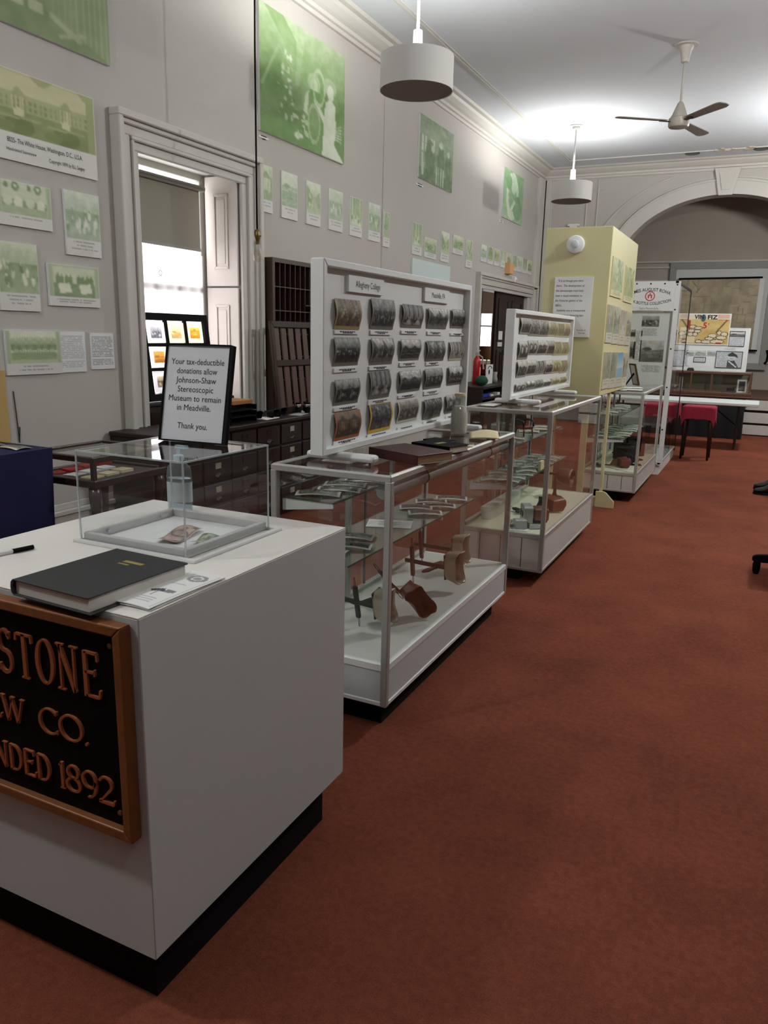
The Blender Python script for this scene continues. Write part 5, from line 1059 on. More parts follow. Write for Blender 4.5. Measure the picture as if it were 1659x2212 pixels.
# whiteboard and roller map on the alcove wall
wbz = thing('projection_board', 'large grey-framed white board on the alcove wall behind the map', 'whiteboard', (-.9, 16.0, .94))
part('board_frame', MB().ringframe('y', 15.97, 16.02, -1.8, .035, .94, 2.86, .12), M_GREYFRAME, wbz, bevel=.005); part('white_surface', MB().box(-1.7, -.07, 15.99, 16.02, 1.04, 2.76), M_SCREEN, wbz)
part('hanging_hook', MB().tube([(.02, 15.96, 1.3), (.05, 15.95, 1.22), (.04, 15.95, 1.1), (.01, 15.96, 1.06)], .02, 8), M_BLACK, wbz, smooth=True)
mp = thing('wall_map', 'brown roller map of county plots hanging in front of the white board', 'map', (-.85, 15.9, 1.29))
part('top_rod', MB().tube([(-1.62, 15.9, 2.56), (-.2, 15.9, 2.575)], .018, 10), M_BLACK, mp); part('bottom_rod', MB().tube([(-1.6, 15.9, 1.285), (-.14, 15.9, 1.29)], .016, 10), M_BLACK, mp)
c = Canvas(90, 100, 21, .55); c.noise(.35, 5).grad
r = c.rng
for i in range(46):
    x0, y0 = r.integers(0, 9)/9+r.uniform(-.02, .02), r.integers(0, 8)/8+r.uniform(-.02, .02)
    if i % 2: c.line(x0, y0, x0+r.uniform(-.02, .02), y0+r.uniform(.1, .3), .005, .3)
    else: c.line(x0, y0, x0+r.uniform(.1, .3), y0+r.uniform(-.02, .02), .005, .3)
    if i % 5 == 0: c.rect(x0, y0, x0+.11, y0+.12, r.uniform(.45, .75))
for i in range(14): x, y = r.random(2); c.line(x, y, x+r.uniform(-.15, .15), y+r.uniform(-.15, .15), .005, .1)
c.line(.6, .78, .82, .77, .012, .05).noise(.3, 9)
painted('map_sheet', (-1.6, 15.9, 2.55), (-.24, 15.9, 2.56), (-.24, 15.9, 1.3), (-1.6, 15.9, 1.3), c.rgb((120, 106, 88), (206, 188, 152)), M_PRINT, mp)
part('white_margin', MB().box(-.24, -.16, 15.897, 15.903, 1.3, 2.56), M_PAPER, mp)
# ------------------------------------------------------------------ the left side: cabinets, racks, vitrine table
CX0, CX1, CY0, CY1, CZT = -3.78, -3.3, 3.72, 6.6, .78
fc = thing('file_drawer_cabinet', 'long near-black wooden cabinet of card-file drawers along the left wall', 'cabinet', ((CX0+CX1)/2, (CY0+CY1)/2, 0))
part('carcass', MB().box(CX0, CX1-.02, CY0, CY1, .06, CZT-.03), M_WALNUT, fc); part('cabinet_top', MB().box(CX0-.0, CX1+.02, CY0-.015, CY1+.015, CZT-.03, CZT), M_WALNUT, fc, bevel=.006); part('plinth', MB().box(CX0, CX1-.05, CY0+.02, CY1-.02, 0, .06), M_BLACK, fc)
LABEL = mat('drawer_label', (150, 140, 120), .7, var=.1)
yw = (CY1-CY0-.06)/9
for r in range(4):
    for k in range(9):
        y0 = CY0+.03+k*yw; z0 = .08+r*.165
        d = part('drawer', MB().box(CX1-.02, CX1-.002, y0+.01, y0+yw-.01, z0+.008, z0+.157), M_OAK if (r, k) in ((3, 1), (2, 0), (1, 0)) else M_WALNUT, fc, bevel=.004)
        ym = y0+yw/2
        part('label_holder', MB().ringframe('x', CX1-.002, CX1+.002, ym-.03, ym+.03, z0+.095, z0+.135, .005).box(CX1-.002, CX1, ym-.026, ym+.026, z0+.1, z0+.13), LABEL if (r*9+k) % 3 == 1 else M_STEEL, d)
        part('cup_pull', MB().sheet(lambda u, v: Vector((CX1-.002+.022*math.sin(PI/2*v), ym+.032*math.cos(PI*u)*(1-.25*v), z0+.045+.022*math.sin(PI*u)-.012*v)), 8, 4), M_STEEL, d, smooth=True)
bc = thing('bay_cabinet', 'dark low cabinet standing in the window bay under the lantern slide rack', 'cabinet', (-3.95, 4.62, 0))
part('carcass', MB().box(-4.13, -3.84, 4.13, 5.1, .0, .9), M_WALNUT, bc); part('cabinet_top', MB().box(-4.14, -3.82, 4.115, 5.115, .9, .925), M_WALNUT, bc, bevel=.006); part('door', MB().box(-3.84, -3.83, 4.16, 4.6, .08, .86).box(-3.84, -3.83, 4.63, 5.07, .08, .86), M_OAK, bc, bevel=.004)
# lantern slide rack leaning in the window
RM = Matrix.Translation((-3.87, 4.2, .93)) @ Matrix.Rotation(math.radians(-7), 4, 'Y')
RW, RH = .735, .62
rk = thing('lantern_slide_rack', 'black rack of glowing lantern slides leaning against the bright window', 'slide rack', (-3.87, 4.55, .93))
part('rack_frame', MB().ringframe('x', -.012, .012, 0, RW, 0, RH, .05), M_BLACK, rk)
for k in (1, 2): part('rack_bar', MB().box(-.01, .01, .05+(RW-.1)*k/3-.014, .05+(RW-.1)*k/3+.014, .04, RH-.04), M_BLACK, rk); part('rack_bar', MB().box(-.01, .01, .04, RW-.04, .05+(RH-.1)*k/3-.012, .05+(RH-.1)*k/3+.012), M_BLACK, rk)
for ch in rk.children: ch.data.transform(RM)
pal = [((24, 24, 30), (225, 220, 225)), ((150, 110, 50), (250, 226, 170)), ((160, 84, 10), (255, 190, 80)), ((130, 78, 30), (226, 160, 70)), ((140, 96, 40), (250, 220, 160)), ((120, 84, 40), (240, 210, 160)), ((52, 38, 20), (236, 222, 190)), ((90, 70, 40), (226, 206, 170)), ((60, 48, 36), (220, 200, 170))]
for r in range(3):
    for c in range(3):
        y0 = .05+(RW-.1)*c/3+.016; y1 = .05+(RW-.1)*(c+1)/3-.016; z1 = RH-.05-(RH-.1)*r/3-.014; z0 = RH-.05-(RH-.1)*(r+1)/3+.014
        a = np.empty((26, 30, 3)); a[:] = (.93, .9, .92) if c == 0 else (.97, .9, .72); a[6:20, 6:24] = scene_pic(14, 18, 700+r*3+c, ['crowd', 'field', 'porch', 'field', 'street', 'hall', 'crowd', 'street', 'forest'][r*3+c]).rgb(*pal[r*3+c])
        o = painted('lantern_slide', RM @ Vector((.002, y0, z1)), RM @ Vector((.002, y1, z1)), RM @ Vector((.002, y1, z0)), RM @ Vector((.002, y0, z0)), a, M_SLIDE)
        tag(recenter(o), 'glowing lantern slide in the %s row and %s column of the black window rack' % (('top', 'middle', 'bottom')[r], ('left', 'middle', 'right')[c]), 'lantern slide', 'lantern slides in the window rack')
# pigeonhole shelf
HX = -3.66; HY0, HY1, HZ0, HZ1 = 5.44, 6.22, .785, 2.02
ph = thing('pigeonhole_shelf', 'dark wooden pigeonhole shelf of narrow slots on the wall right of the window', 'shelf', (-3.73, 5.83, HZ0))
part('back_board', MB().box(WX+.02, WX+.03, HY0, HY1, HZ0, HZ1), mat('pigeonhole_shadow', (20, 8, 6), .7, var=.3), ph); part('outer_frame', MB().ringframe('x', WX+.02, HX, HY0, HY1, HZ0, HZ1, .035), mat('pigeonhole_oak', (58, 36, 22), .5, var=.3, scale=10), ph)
for k in range(1, 9): part('divider', MB().box(WX+.03, HX-.004, HY0+.035+(HY1-HY0-.07)*k/9-.003, HY0+.035+(HY1-HY0-.07)*k/9+.003, HZ0+.03, HZ1-.03), mat('divider_wood', (58, 38, 32), .5, var=.2), ph)
for k in range(1, 7): part('shelf', MB().box(WX+.03, HX-.003, HY0+.03, HY1-.03, HZ1-.035-k*.19-.004, HZ1-.035-k*.19+.004), MATS['divider_wood'], ph)
solo('shelf_papers', MB().box(HX+.001, HX+.02, 5.92, 6.08, 1.655, 1.665).box(HX+.001, HX+.05, 5.98, 6.16, 1.63, 1.655), M_STEEL, 'grey papers sticking out of the pigeonhole shelf', 'papers')
# slatted rack leaning in front
SM_ = Matrix.Translation((-3.5, 5.26, .782)) @ Matrix.Rotation(math.radians(-6), 4, 'Y')
sl = thing('slatted_rack', 'brown slatted wooden rack leaning in front of the pigeonhole shelf', 'rack', (-3.5, 5.6, .78))
part('rack_frame', MB().ringframe('x', -.012, .012, 0, .64, 0, .74, .05).box(-.012, .012, .03, .61, .38, .43), M_OAK, sl, bevel=.003)
for k in range(5): part('slat', MB().box(-.02, -.008, .065+k*.108, .14+k*.108, .03, .71), M_SLAT, sl, bevel=.003)
for ch in sl.children: ch.data.transform(SM_)
# things on the file cabinet
tr = thing('letter_tray', 'stack of black letter trays on the file cabinet', 'tray', (-3.45, 4.62, CZT))
for k in range(3): part('tray_shelf', MB().box(-3.6, -3.34, 4.42, 4.74, CZT+.002+k*.045, CZT+.008+k*.045).box(-3.6, -3.34, 4.42, 4.428, CZT+k*.045, CZT+.04+k*.045).box(-3.6, -3.34, 4.732, 4.74, CZT+k*.045, CZT+.04+k*.045), M_BLACK, tr)
solo('tan_box', MB().box(-3.58, -3.36, 4.48, 4.72, CZT+.136, CZT+.165), mat('tan_card', (150, 98, 50), .7, var=.1), 'flat tan box on top of the black letter trays', 'box', bevel=.003)
for k, (x, y, r) in enumerate(((-3.5, 4.84, .4), (-3.46, 4.99, .5), (-3.5, 5.14, .45))):
    stereoscope('dark stereoscope in a row on the file cabinet, %s from the letter trays' % ORD[k], (x, y+.02*k, CZT+.075), r-.3, .0, M_DARKWOOD, M_BLACK, handle=False, scale=.68, group='dark stereoscopes on the file cabinet', on=CZT)
for k in range(6):
    x, y = -3.43+.05*(k % 2), 5.46+k*.06
    o = thing('eyepiece_tube', 'small dark chrome-ringed eyepiece tube on the file cabinet, %s from the stereoscopes' % ORD[k], 'eyepiece', (x, y, CZT), group='eyepiece tubes on the file cabinet')
    part('tube', MB().lathe([(.002, .001), (.024, .001), (.024, .085), (.002, .085)], (x, y, CZT), 16), M_BLACK, o, smooth='auto'); part('chrome_ring', MB().lathe([(.0245, .05), (.026, .052), (.026, .07), (.0245, .072)], (x, y, CZT), 16, caps=False), M_CHROME, o, smooth='auto')
for k, (x, y, w_, d_, r, lab, m_) in enumerate(((-3.4, 4.95, .12, .2, .1, 'white sheet at the front edge of the file cabinet', M_PAPER), (-3.42, 5.6, .14, .2, .5, 'pale sheet beside the eyepiece tubes on the file cabinet', M_PAPER), (-3.36, 5.35, .1, .2, .2, 'grey slip lying near the middle of the file cabinet top', M_GREYFRAME), (-3.4, 5.85, .14, .16, .3, 'reddish folder at the right of the file cabinet top', M_REDWOOD))):
    solo('paper_sheet' if k < 3 else 'folder', MB().box(-w_/2, w_/2, -d_/2, d_/2, 0, .004, Matrix.Translation((x, y, CZT+.001)) @ Matrix.Rotation(r, 4, 'Z')), m_, lab, 'paper' if k < 3 else 'folder')
# glass-topped vitrine table
VM_ = mat('vitrine_walnut', (44, 26, 20), .35, var=.3, scale=12, coat=.3)
vx0, vx1, vy0, vy1, vz = -3.42, -2.956, 2.785, 3.3, .8
vt2 = thing('vitrine_table', 'small dark antique table with a glass display top by the left wall', 'display table', ((vx0+vx1)/2, (vy0+vy1)/2, 0))
part('top_rail', MB().ringframe('z', vz-.03, vz, vx0, vx1, vy0, vy1, .03), VM_, vt2, bevel=.004); part('tray_base', MB().box(vx0, vx1, vy0, vy1, vz-.14, vz-.125).ringframe('z', vz-.155, vz-.115, vx0-.012, vx1+.012, vy0-.012, vy1+.012, .03), VM_, vt2, bevel=.005)
for x in (vx0, vx1-.022):
    for y in (vy0, vy1-.022): part('corner_post', MB().box(x, x+.022, y, y+.022, vz-.12, vz-.028), VM_, vt2)
for x, sx_ in ((vx0+.03, -1), (vx1-.03, 1)):
    for y, sy_ in ((vy0+.03, -1), (vy1-.03, 1)):
        part('cabriole_leg', MB().tube([(x, y, vz-.15), (x+.008*sx_, y+.008*sy_, vz-.2), (x-.002*sx_, y-.002*sy_, vz-.32), (x-.006*sx_, y-.006*sy_, .3), (x+.006*sx_, y+.006*sy_, .06), (x+.02*sx_, y+.02*sy_, 0)], [.03, .032, .02, .015, .014, .02], 10), VM_, vt2, smooth=True)
part('top_glass', MB().quad((vx0+.025, vy0+.025, vz-.008), (vx1-.025, vy0+.025, vz-.008), (vx1-.025, vy1-.025, vz-.008), (vx0+.025, vy1-.025, vz-.008)), M_GLASS, vt2)
rr = random.Random(2)
for k in range(10):
    x = vx0+.06+rr.random()*.34; y = vy0+.07+rr.random()*.38
    lab_ = ('red', 'white')[k % 3 != 0]
    solo('small_booklet', MB().box(-.04, .04, -.042, .042, 0, .004+.0015*k, Matrix.Translation((vx0+.09+(k % 3)*.13, vy0+.1+(k//3)*.105, vz-.1245+.0001*k)) @ Matrix.Rotation(rr.uniform(-.2, .2), 4, 'Z')), mat('red_booklet', (160, 36, 30), .6, var=.1) if k % 3 == 0 else (M_PAPER if k % 3 == 1 else M_CREAM), '%s booklet inside the glass-topped vitrine table, %s from the front' % (['red', 'white', 'cream'][k % 3], ORD[k//3]), 'booklet', 'booklets in the vitrine table')
# navy draped table at the left edge
NX, NY1, NZ = -3.12, 2.69, .85
nt = thing('draped_table', 'table draped in navy blue cloth at the left edge behind the desk', 'table', (-3.42, 1.8, 0))
def nav(u, v):
    y0, y1, x0 = .6, NY1, -3.72; per = (y1-y0)+(NX-x0)*2; s = u*per
    if s < NX-x0: p = (x0+s, y0, 0, -1)
    elif s < NX-x0+y1-y0: p = (NX, y0+s-(NX-x0), 1, 0)
    else: p = (NX-(s-(NX-x0)-(y1-y0)), y1, 0, 1)
    wv = .012*math.sin(u*90)*(1-v)-.03*(1-v)*(p[3] > 0)
    return Vector((p[0]+p[2]*wv, p[1]+p[3]*wv, .02+v*(NZ-.02)))
part('cloth_skirt', MB().sheet(nav, 160, 6), M_NAVY, nt, smooth=True); part('table_top', MB().box(-3.72, NX, .6, NY1, NZ-.012, NZ), M_NAVY, nt, bevel=.006)
for k in range(9):
    x = -3.25-.17*(k % 3); y = 2.58-.24*(k//3)
    shelf_card(x, y, NZ+.001, rr.uniform(-.3, .3), 800+k, 'stereo card lying on the navy draped table, %s in the %s column' % (ORD[k//3], ('near', 'middle', 'far')[k % 3]), 'stereo cards on the navy table', .15, .09, ((60, 60, 56), (222, 220, 210)), (206, 204, 192), n=(10, 16), curl=.012)

# ------------------------------------------------------------------ pictures on the left wall
def wall_picture(lab, tl, br, arrf, cap=.26, n=(34, 26), th=.012, paper=(214, 212, 208), lines=2, seed=0, y0=None, name='wall_photograph', group=None, ztop=None, border=1):
    ym = (tl[1]+br[1])/2; a = W(tl[0], ym); b = W(br[0], ym); zt_ = ztop or (W(*tl).z if tl[2:] == () else 0); zb_ = W(*br).z
    ya = a.y if y0 is None else y0; t = thing(name, lab, 'wall picture', (WX, (ya+b.y)/2, zb_), group=group); off = .008 if ya > 7.7 else 0
    part('foam_board', MB().box(WX+off, WX+off+th, ya, b.y, zb_, zt_), M_WHITE2, t)
    x = WX+off+th+.0008
    painted('printed_image', (x, ya, zt_), (x, b.y, zt_), (x, b.y, zb_), (x, ya, zb_), captioned(n[0], n[1], arrf, cap, border, lines, paper, seed), M_PRINT, t)
    return t, x, ya, b.y, zb_, zt_
def sp(seed, pal, style=None): return lambda h, w: scene_pic(h, w, seed, style).rgb(*pal)
def big_a(h, w):
    c = Canvas(h, w, 31, .35); c.grad(.5, .3); c.rect(.55, 0, 1, 1, .32)
    for x in np.linspace(.56, .98, 10): c.line(x, 0, x, 1, .006, .45+.15*(int(x*40) % 2))
    c.rect(.0, .66, .5, .82, .62); c.poly([(0, .85), (.45, .8), (1, 1), (0, 1)], .22)
    for x in (.14, .3, .44): c.ell(x, .8, .07, .07, .3).rect(x-.05, .79, x+.05, .86, .8)
    c.line(.55, .84, .75, .93, .02, .6).line(.6, .95, .8, .88, .012, .6).ell(.3, .3, .2, .2, .45)
    return c.noise(.2, 6).noise(.1, 18).blur().rgb((96, 118, 68), (190, 194, 160))
wall_picture('huge green photograph cut off by the top left corner of the view', (0, -330), (220.5, 138), big_a, cap=0, n=(110, 90), y0=2.95, lines=0, th=.02, border=0)
def white_house(h, w):
    c = Canvas(h, w, 32, .42)
    def half(x0, x1):
        k = x1-x0; X = lambda u: x0+u*k
        c.t[(c.X >= x0) & (c.X < x1)] = .92
        s = np.where((c.X >= x0) & (c.X < x1)); 
        c.rect(X(0), .34, X(1), .62, .62).poly([(X(.36), .36), (X(.5), .22), (X(.66), .36)], .55).rect(X(.36), .36, X(.66), .62, .5)
        for u in np.linspace(.04, .94, 9): c.rect(X(u), .42, X(u+.04), .47, .25).rect(X(u), .53, X(u+.04), .58, .25)
        for u in (.38, .45, .52, .59): c.rect(X(u), .37, X(u+.03), .62, .95)
        c.rect(X(0), .62, X(1), 1, .3).ell(X(.5), .66, .1*k, .1, 1).ell(X(.5), .86, .3*k, .16, .05).ell(X(.2), .9, .2*k, .08, .18).line(X(.1), .75, X(.9), .72, .02, .5)
    half(.06, .5); half(.5, .93); c.noise(.12, 10)
    c.t[:, c.X[0] < .055] = .5; c.t[:, c.X[0] > .935] = .5; c.t[c.Y < .03] = .8
    k = ((c.Y < .12) & (np.abs(((c.X-.06) % .44)-.22) > .12+.6*c.Y)); c.t[k] = .55
    return c.blur().rgb((96, 112, 48), (204, 202, 160))
t, x, ya, yb, zb_, zt_ = wall_picture('large green-tinted stereo picture of the White House with a printed white caption', (0, 150), (201, 389), white_house, cap=.3, n=(74, 90), lines=0, y0=W(0, 270).y-.1, ztop=W(196, 213).z)
hgt = zt_-zb_; yc = (ya+yb)/2
Y_ = lambda px, py: W(px, py).y
lettering('caption_text', '8025- The White House, Washington, D.C., U.S.A.', .036, M_INK, t, facing('+x', (x+.001, (Y_(13, 315)+Y_(175, 352))/2, zb_+hgt*.2)), fit=Y_(175, 352)-Y_(13, 315)); lettering('caption_text', 'Hand-tinted Stereoview', .024, M_INK, t, facing('+x', (x+.001, (Y_(12, 338)+Y_(76, 350))/2, zb_+hgt*.105)), fit=Y_(76, 350)-Y_(12, 338)); lettering('caption_text', 'Copyright 1899 by B.L. Singley', .03, M_INK, t, facing('+x', (x+.001, (Y_(103, 357)+Y_(180, 375))/2, zb_+hgt*.075)), fit=Y_(180, 375)-Y_(103, 357))
def wide(seed, f):
    def g_(h, w):
        c = Canvas(h, w, seed, .62); k = w//2; f(c, .07, .5); f(c, .5, .93); c.noise(.14, 9); c.t[:, c.X[0] < .06] = .5; c.t[:, c.X[0] > .94] = .5; return c.blur().rgb(*GREEN)
    return g_
def mantel(c, x0, x1):
    k = x1-x0; X = lambda u: x0+u*k; c.rect(x0, 0, x1, 1, .8).ell(X(.62), .12, .16*k, .16, .15).ell(X(.62), .1, .06*k, .06, .95).ell(X(.22), .12, .09*k, .1, .1).rect(X(0), .55, X(1), .75, .25).ell(X(.25), .6, .2*k, .16, .85).ell(X(.72), .62, .2*k, .2, .95).rect(X(0), .75, X(1), 1, .5)
def desks(c, x0, x1):
    k = x1-x0; X = lambda u: x0+u*k; c.rect(x0, .04, x1, 1, .82).ell(X(.3), .5, .2*k, .25, .15).ell(X(.72), .48, .2*k, .22, .12).ell(X(.33), .3, .06*k, .07, .85).ell(X(.72), .3, .06*k, .07, .85).rect(x0, .58, x1, 1, .2).poly([(X(.2), .6), (X(.75), .55), (X(.85), .85), (X(.3), .92)], .98)
def ranks(c, x0, x1):
    k = x1-x0; c.rect(x0, .0, x1, .3, .95).rect(x0, .3, x1, .9, .3)
    for u in np.linspace(.05, .95, 9): c.ell(x0+u*k, .5, .04*k, .2, .12).ell(x0+u*k, .62, .035*k, .05, .9).ell(x0+u*k, .3, .05*k, .12, .55)
wall_picture('wide green stereo picture of a mantelpiece scene directly under the White House picture', (0, 386), (107, 500), wide(33, mantel), n=(40, 50), y0=W(0, 440).y-.03, lines=1, ztop=W(101, 407).z)
wall_picture('tall green picture of people standing in a park, left of the window casing', (138, 409), (212.5, 558), sp(34, MINT, 'crowd'), n=(56, 34), lines=3, seed=1)
wall_picture('tall green crowd picture at the left edge, third row down', (0, 519), (80, 673), sp(35, GREEN, 'crowd'), n=(56, 40), lines=3, seed=2, y0=W(0, 595).y-.02, ztop=W(72, 529).z)
wall_picture('wide green stereo picture of two men at desks, beside the window casing', (102, 567), (211, 665), wide(36, desks), n=(38, 48), cap=.22, lines=2, seed=3, ztop=W(206, 579).z)
wall_picture('wide green stereo picture of a group in rows, lowest green picture on the left', (10, 713), (129, 806), wide(37, ranks), n=(38, 52), lines=2, cap=.24, seed=4)
for (a, b, c_, d, s, lab, ink) in ((127, 716, 183, 802.5, 5, 'white typed sheet beside the lowest green picture on the left', (176, 176, 178)), (194, 719, 244, 796, 6, 'white typed sheet nearest the window casing', (140, 140, 142))):
    p0, p1 = W(a, (b+d)/2), W(c_, (b+d)/2); z0, z1 = W(c_, d).z, W(a, b).z
    t = thing('typed_sheet', lab, 'notice', (WX, (p0.y+p1.y)/2, z0)); part('foam_board', MB().box(WX, WX+.008, p0.y, p1.y, z0, z1), M_PAPER, t); aa = lines_arr(46, 30, s, ink); aa[:5] = aa[0, 0]; aa[40:] = aa[0, 0]; aa[[12, 22, 31]] = aa[0, 0]
    painted('typed_text', (WX+.009, p0.y, z1), (WX+.009, p1.y, z1), (WX+.009, p1.y, z0), (WX+.009, p0.y, z0), aa, M_PRINT, t)
p1 = W(22, 958); t = thing('parchment_poster', 'tan parchment poster at the left edge above the navy table', 'poster', (WX, p1.y-.3, p1.z)); zt_ = W(0, 800).z
part('poster_sheet', MB().box(WX, WX+.006, p1.y-.62, p1.y, p1.z, zt_), mat('parchment', (190, 158, 100), .8, var=.08, scale=12), t); painted('printed_text', (WX+.0066, p1.y-.6, zt_-.03), (WX+.0066, p1.y-.03, zt_-.03), (WX+.0066, p1.y-.03, p1.z+.12), (WX+.0066, p1.y-.6, p1.z+.12), lines_arr(30, 30, 9, (168, 134, 80), (190, 158, 100)), M_PRINT, t)
solo('speaker_cable', MB().tube([W(27, 845)+Vector((.006, 0, 0)), W(33, 890)+Vector((.006, 0, 0)), W(41, 956)+Vector((.006, 0, 0)), Vector((WX+.006, W(41, 956).y+.01, .87))], .003, 5), M_STEEL, 'thin grey cord running down the wall beside the parchment poster', 'cord')
# big picture right of the window
def big_b(h, w):
    c = Canvas(h, w, 38, .16); c.grad(.66, .16, 0, .55)
    c.poly([(.05, 0), (.25, 0), (.75, .5), (.6, .55)], .36).poly([(.4, 0), (.5, 0), (.42, .5), (.38, .5)], .6).ell(.38, .45, .16, .26, .45, .6).ell(.15, .7, .2, .2, .18)
    c.line(.02, .62, .2, .25, .012, .5).line(.2, .25, .35, .4, .01, .5).line(.75, .05, .6, .4, .01, .55)
    rr_ = np.random.default_rng(5)
    for i in range(26): y = .28+.55*rr_.random(); c.ell(.29+.05*rr_.standard_normal(), y, .014, .025*rr_.random()+.006, rr_.choice([.9, .75, .12]))
    for i in range(22): c.ell(.35+.25*rr_.random(), .72+.2*rr_.random(), .012+.02*rr_.random(), .012+.02*rr_.random(), rr_.choice([.85, .7, .1]))
    c.ell(.6, .4, .075, .085, .62).ell(.6, .42, .045, .06, .8).poly([(.5, .55), (.56, .46), (.68, .46), (.72, .62), (.68, .95), (.54, .9)], .22).poly([(.5, .52), (.54, .48), (.52, .7), (.47, .68)], .75).line(.62, .55, .76, .72, .022, .92)
    c.ring(.66, .42, .07, .15, .12, .7).ring(.6, .75, .07, .16, .12, .55)
    c.ell(.8, .36, .085, .075, .6).ell(.81, .41, .045, .07, .92).poly([(.74, .52), (.8, .46), (.87, .5), (.885, .72), (.86, .86), (.98, .98), (.98, 1), (.7, 1), (.72, .75)], .96).line(.76, .52, .75, .7, .02, .9)
    for i in range(6): c.line(.88, .7+.02*i, .96, .66+.03*i, .006, .7)
    return c.noise(.16, 8).noise(.12, 26).blur().rgb((82, 120, 48), (220, 226, 208))
wall_picture('largest bright green photograph, with a woman in white, beside the hanging bulb', (556, 0), (740, 357), big_b, cap=0, n=(130, 92), lines=0, th=.022, border=0)
def big_c(h, w):
    c = Canvas(h, w, 39, .4); c.grad(.35, .5, 0, .3); 
    for x in (.06, .3, .55): c.rect(x, .3, x+.14, .55, .9).line(x+.07, .28, x+.07, .56, .012, .4).line(x, .42, x+.14, .42, .01, .4)
    c.ell(.3, .62, .14, .3, .2).ell(.38, .45, .05, .06, .9); c.ell(.62, .6, .1, .3, .15).ell(.62, .32, .05, .06, .9).ell(.85, .62, .09, .26, .2).ell(.85, .4, .04, .05, .85).rect(0, .82, 1, 1, .15)
    for x in (.5, .56, .64, .7): c.line(x, .7, x, .98, .015, .85)
    c.line(.08, .6, .1, .9, .03, .8); return c.noise(.25, 9).noise(.15, 18).blur().rgb((84, 108, 66), (206, 214, 200))
wall_picture('medium green photograph of men standing by a window, high right of the near pendant lamp', (901, 242), (974.5, 418.5), big_c, cap=0, n=(80, 60), lines=0, th=.02, border=0)
def big_d(h, w):
    c = Canvas(h, w, 40, .45); c.grad(.35, .55); c.ring(.45, .5, .25, .4, .22, .95).ell(.5, .3, .12, .14, .85).ell(.72, .7, .22, .25, .25).ell(.25, .25, .15, .15, .3).ell(.7, .35, .06, .07, .85).line(.3, .9, .55, .6, .04, .9)
    return c.noise(.3, 8).blur().rgb((92, 134, 84), (214, 226, 206))
wall_picture('square green photograph with a white curved figure, high on the wall near the far corner', (1083, 357), (1126.5, 489.5), big_d, cap=0, n=(54, 44), lines=0, th=.02, border=0)
for (a, b, c_, d, lab) in ((558, 291, 579, 304, 'small white caption under the largest bright green photograph'), (897, 394, 912, 405.5, 'small white caption under the medium green photograph'), (1077, 473, 1085, 483, 'small white caption under the square green photograph')):
    p0, p1 = W(a, (b+d)/2), W(c_, (b+d)/2); o = .008 if p0.y > 7.7 else 0
    t = thing('caption_card', lab, 'caption card', (WX, (p0.y+p1.y)/2, W(c_, d).z)); part('card', MB().box(WX+o-.002, WX+o+.006, p0.y, p1.y, W(c_, d).z, W(a, b).z), M_PAPER, t)
    zm = (W(c_, d).z+W(a, b).z)/2; part('printed_text', MB().box(WX+o+.006, WX+o+.0066, p0.y+.03, p1.y-.03, zm+.006, zm+.014).box(WX+o+.006, WX+o+.0066, p0.y+.05, p1.y-.04, zm-.014, zm-.006), M_INK, t)
r1 = [(557, 352, 586, 462, 'porch'), (605.5, 368, 640, 478, 'field'), (659.5, 389, 690, 491, 'street'), (708, 406, 738, 503, 'crowd'), (753.5, 423, 780, 514.5, 'hall'), (794, 436, 819, 524.5, 'crowd'), (824.5, 456, 838, 535.5, 'forest')]
for i, (a, b, c_, d, s) in enumerate(r1): wall_picture('small pale green picture below the largest photograph, %s from the bulb cord' % ORD[i], (a, b), (c_, d), sp(900+i, MINT if i % 2 else GREEN, s), n=(44, 22), lines=2, seed=i, group='row of small green pictures below the largest photograph')
r2 = [(887, 478, 908, 553.5, 'hall'), (913.5, 511, 939.5, 561.5, 'crowd'), (949.5, 498, 967, 568.5, 'street'), (975.5, 506, 997.5, 553, 'crowd'), (1003.5, 516.5, 1017.5, 580.5, 'forest')]
for i, (a, b, c_, d, s) in enumerate(r2): wall_picture('small green picture above the large white board, %s from the left' % ORD[i], (a, b), (c_, d), sp(920+i, GREEN, s), n=(36, 20), lines=2, seed=20+i, group='small green pictures over the large white board')
xl = [150, 212, 270, 328, 382, 435, 480, 527, 570]; xr = [200, 258, 314, 368, 419, 471, 518, 561, 606]; yt = [235, 255, 275, 288, 312, 330, 342, 357, 378]; yb_ = [405, 425, 440, 455, 468, 482, 493, 505, 517]
for i in range(9):
    a, b = kp(xl[i], yt[i]); c_, d = kp(xr[i], yb_[i]); wall_picture('tiny green captioned picture in the row over the far doorway, %s from the left' % ORD[i], (a, b), (c_, d), sp(940+i, MOSS if i % 3 else MINT, ['field', 'forest', 'street', 'hall'][i % 4]), n=(26, 14), lines=1, seed=40+i, group='tiny green pictures over the far doorway')
p0 = W(1093, 586); solo('orange_card', MB().box(WX+.006, WX+.09, p0.y-.1, p0.y+.12, p0.z-.04, p0.z+.12).box(WX+.09, WX+.092, p0.y-.06, p0.y+.07, p0.z+.0, p0.z+.09), mat('orange_card', (216, 170, 120), .7, var=.1), 'small orange and white card on the casing over the far doorway', 'card')
p0 = W(1099, 606); solo('white_sensor', MB().box(WX+.06, WX+.12, p0.y-.05, p0.y+.04, p0.z-.03, p0.z+.06).box(WX+.05, WX+.14, p0.y-.03, p0.y+.02, p0.z+.0, p0.z+.03), M_WHITE2, 'small white sensor on the casing under the orange card', 'sensor', bevel=.008)
p0 = aty(1239, 488, FY); solo('emergency_light', MB().box(p0.x-.1, p0.x+.1, FY-.03, FY+.002, p0.z-.01, p0.z+.03).box(p0.x-.06, p0.x+.06, FY-.05, FY, p0.z-.12, p0.z), M_WHITE2, 'small white emergency light on the far wall above the yellow kiosk', 'emergency light', bevel=.006)
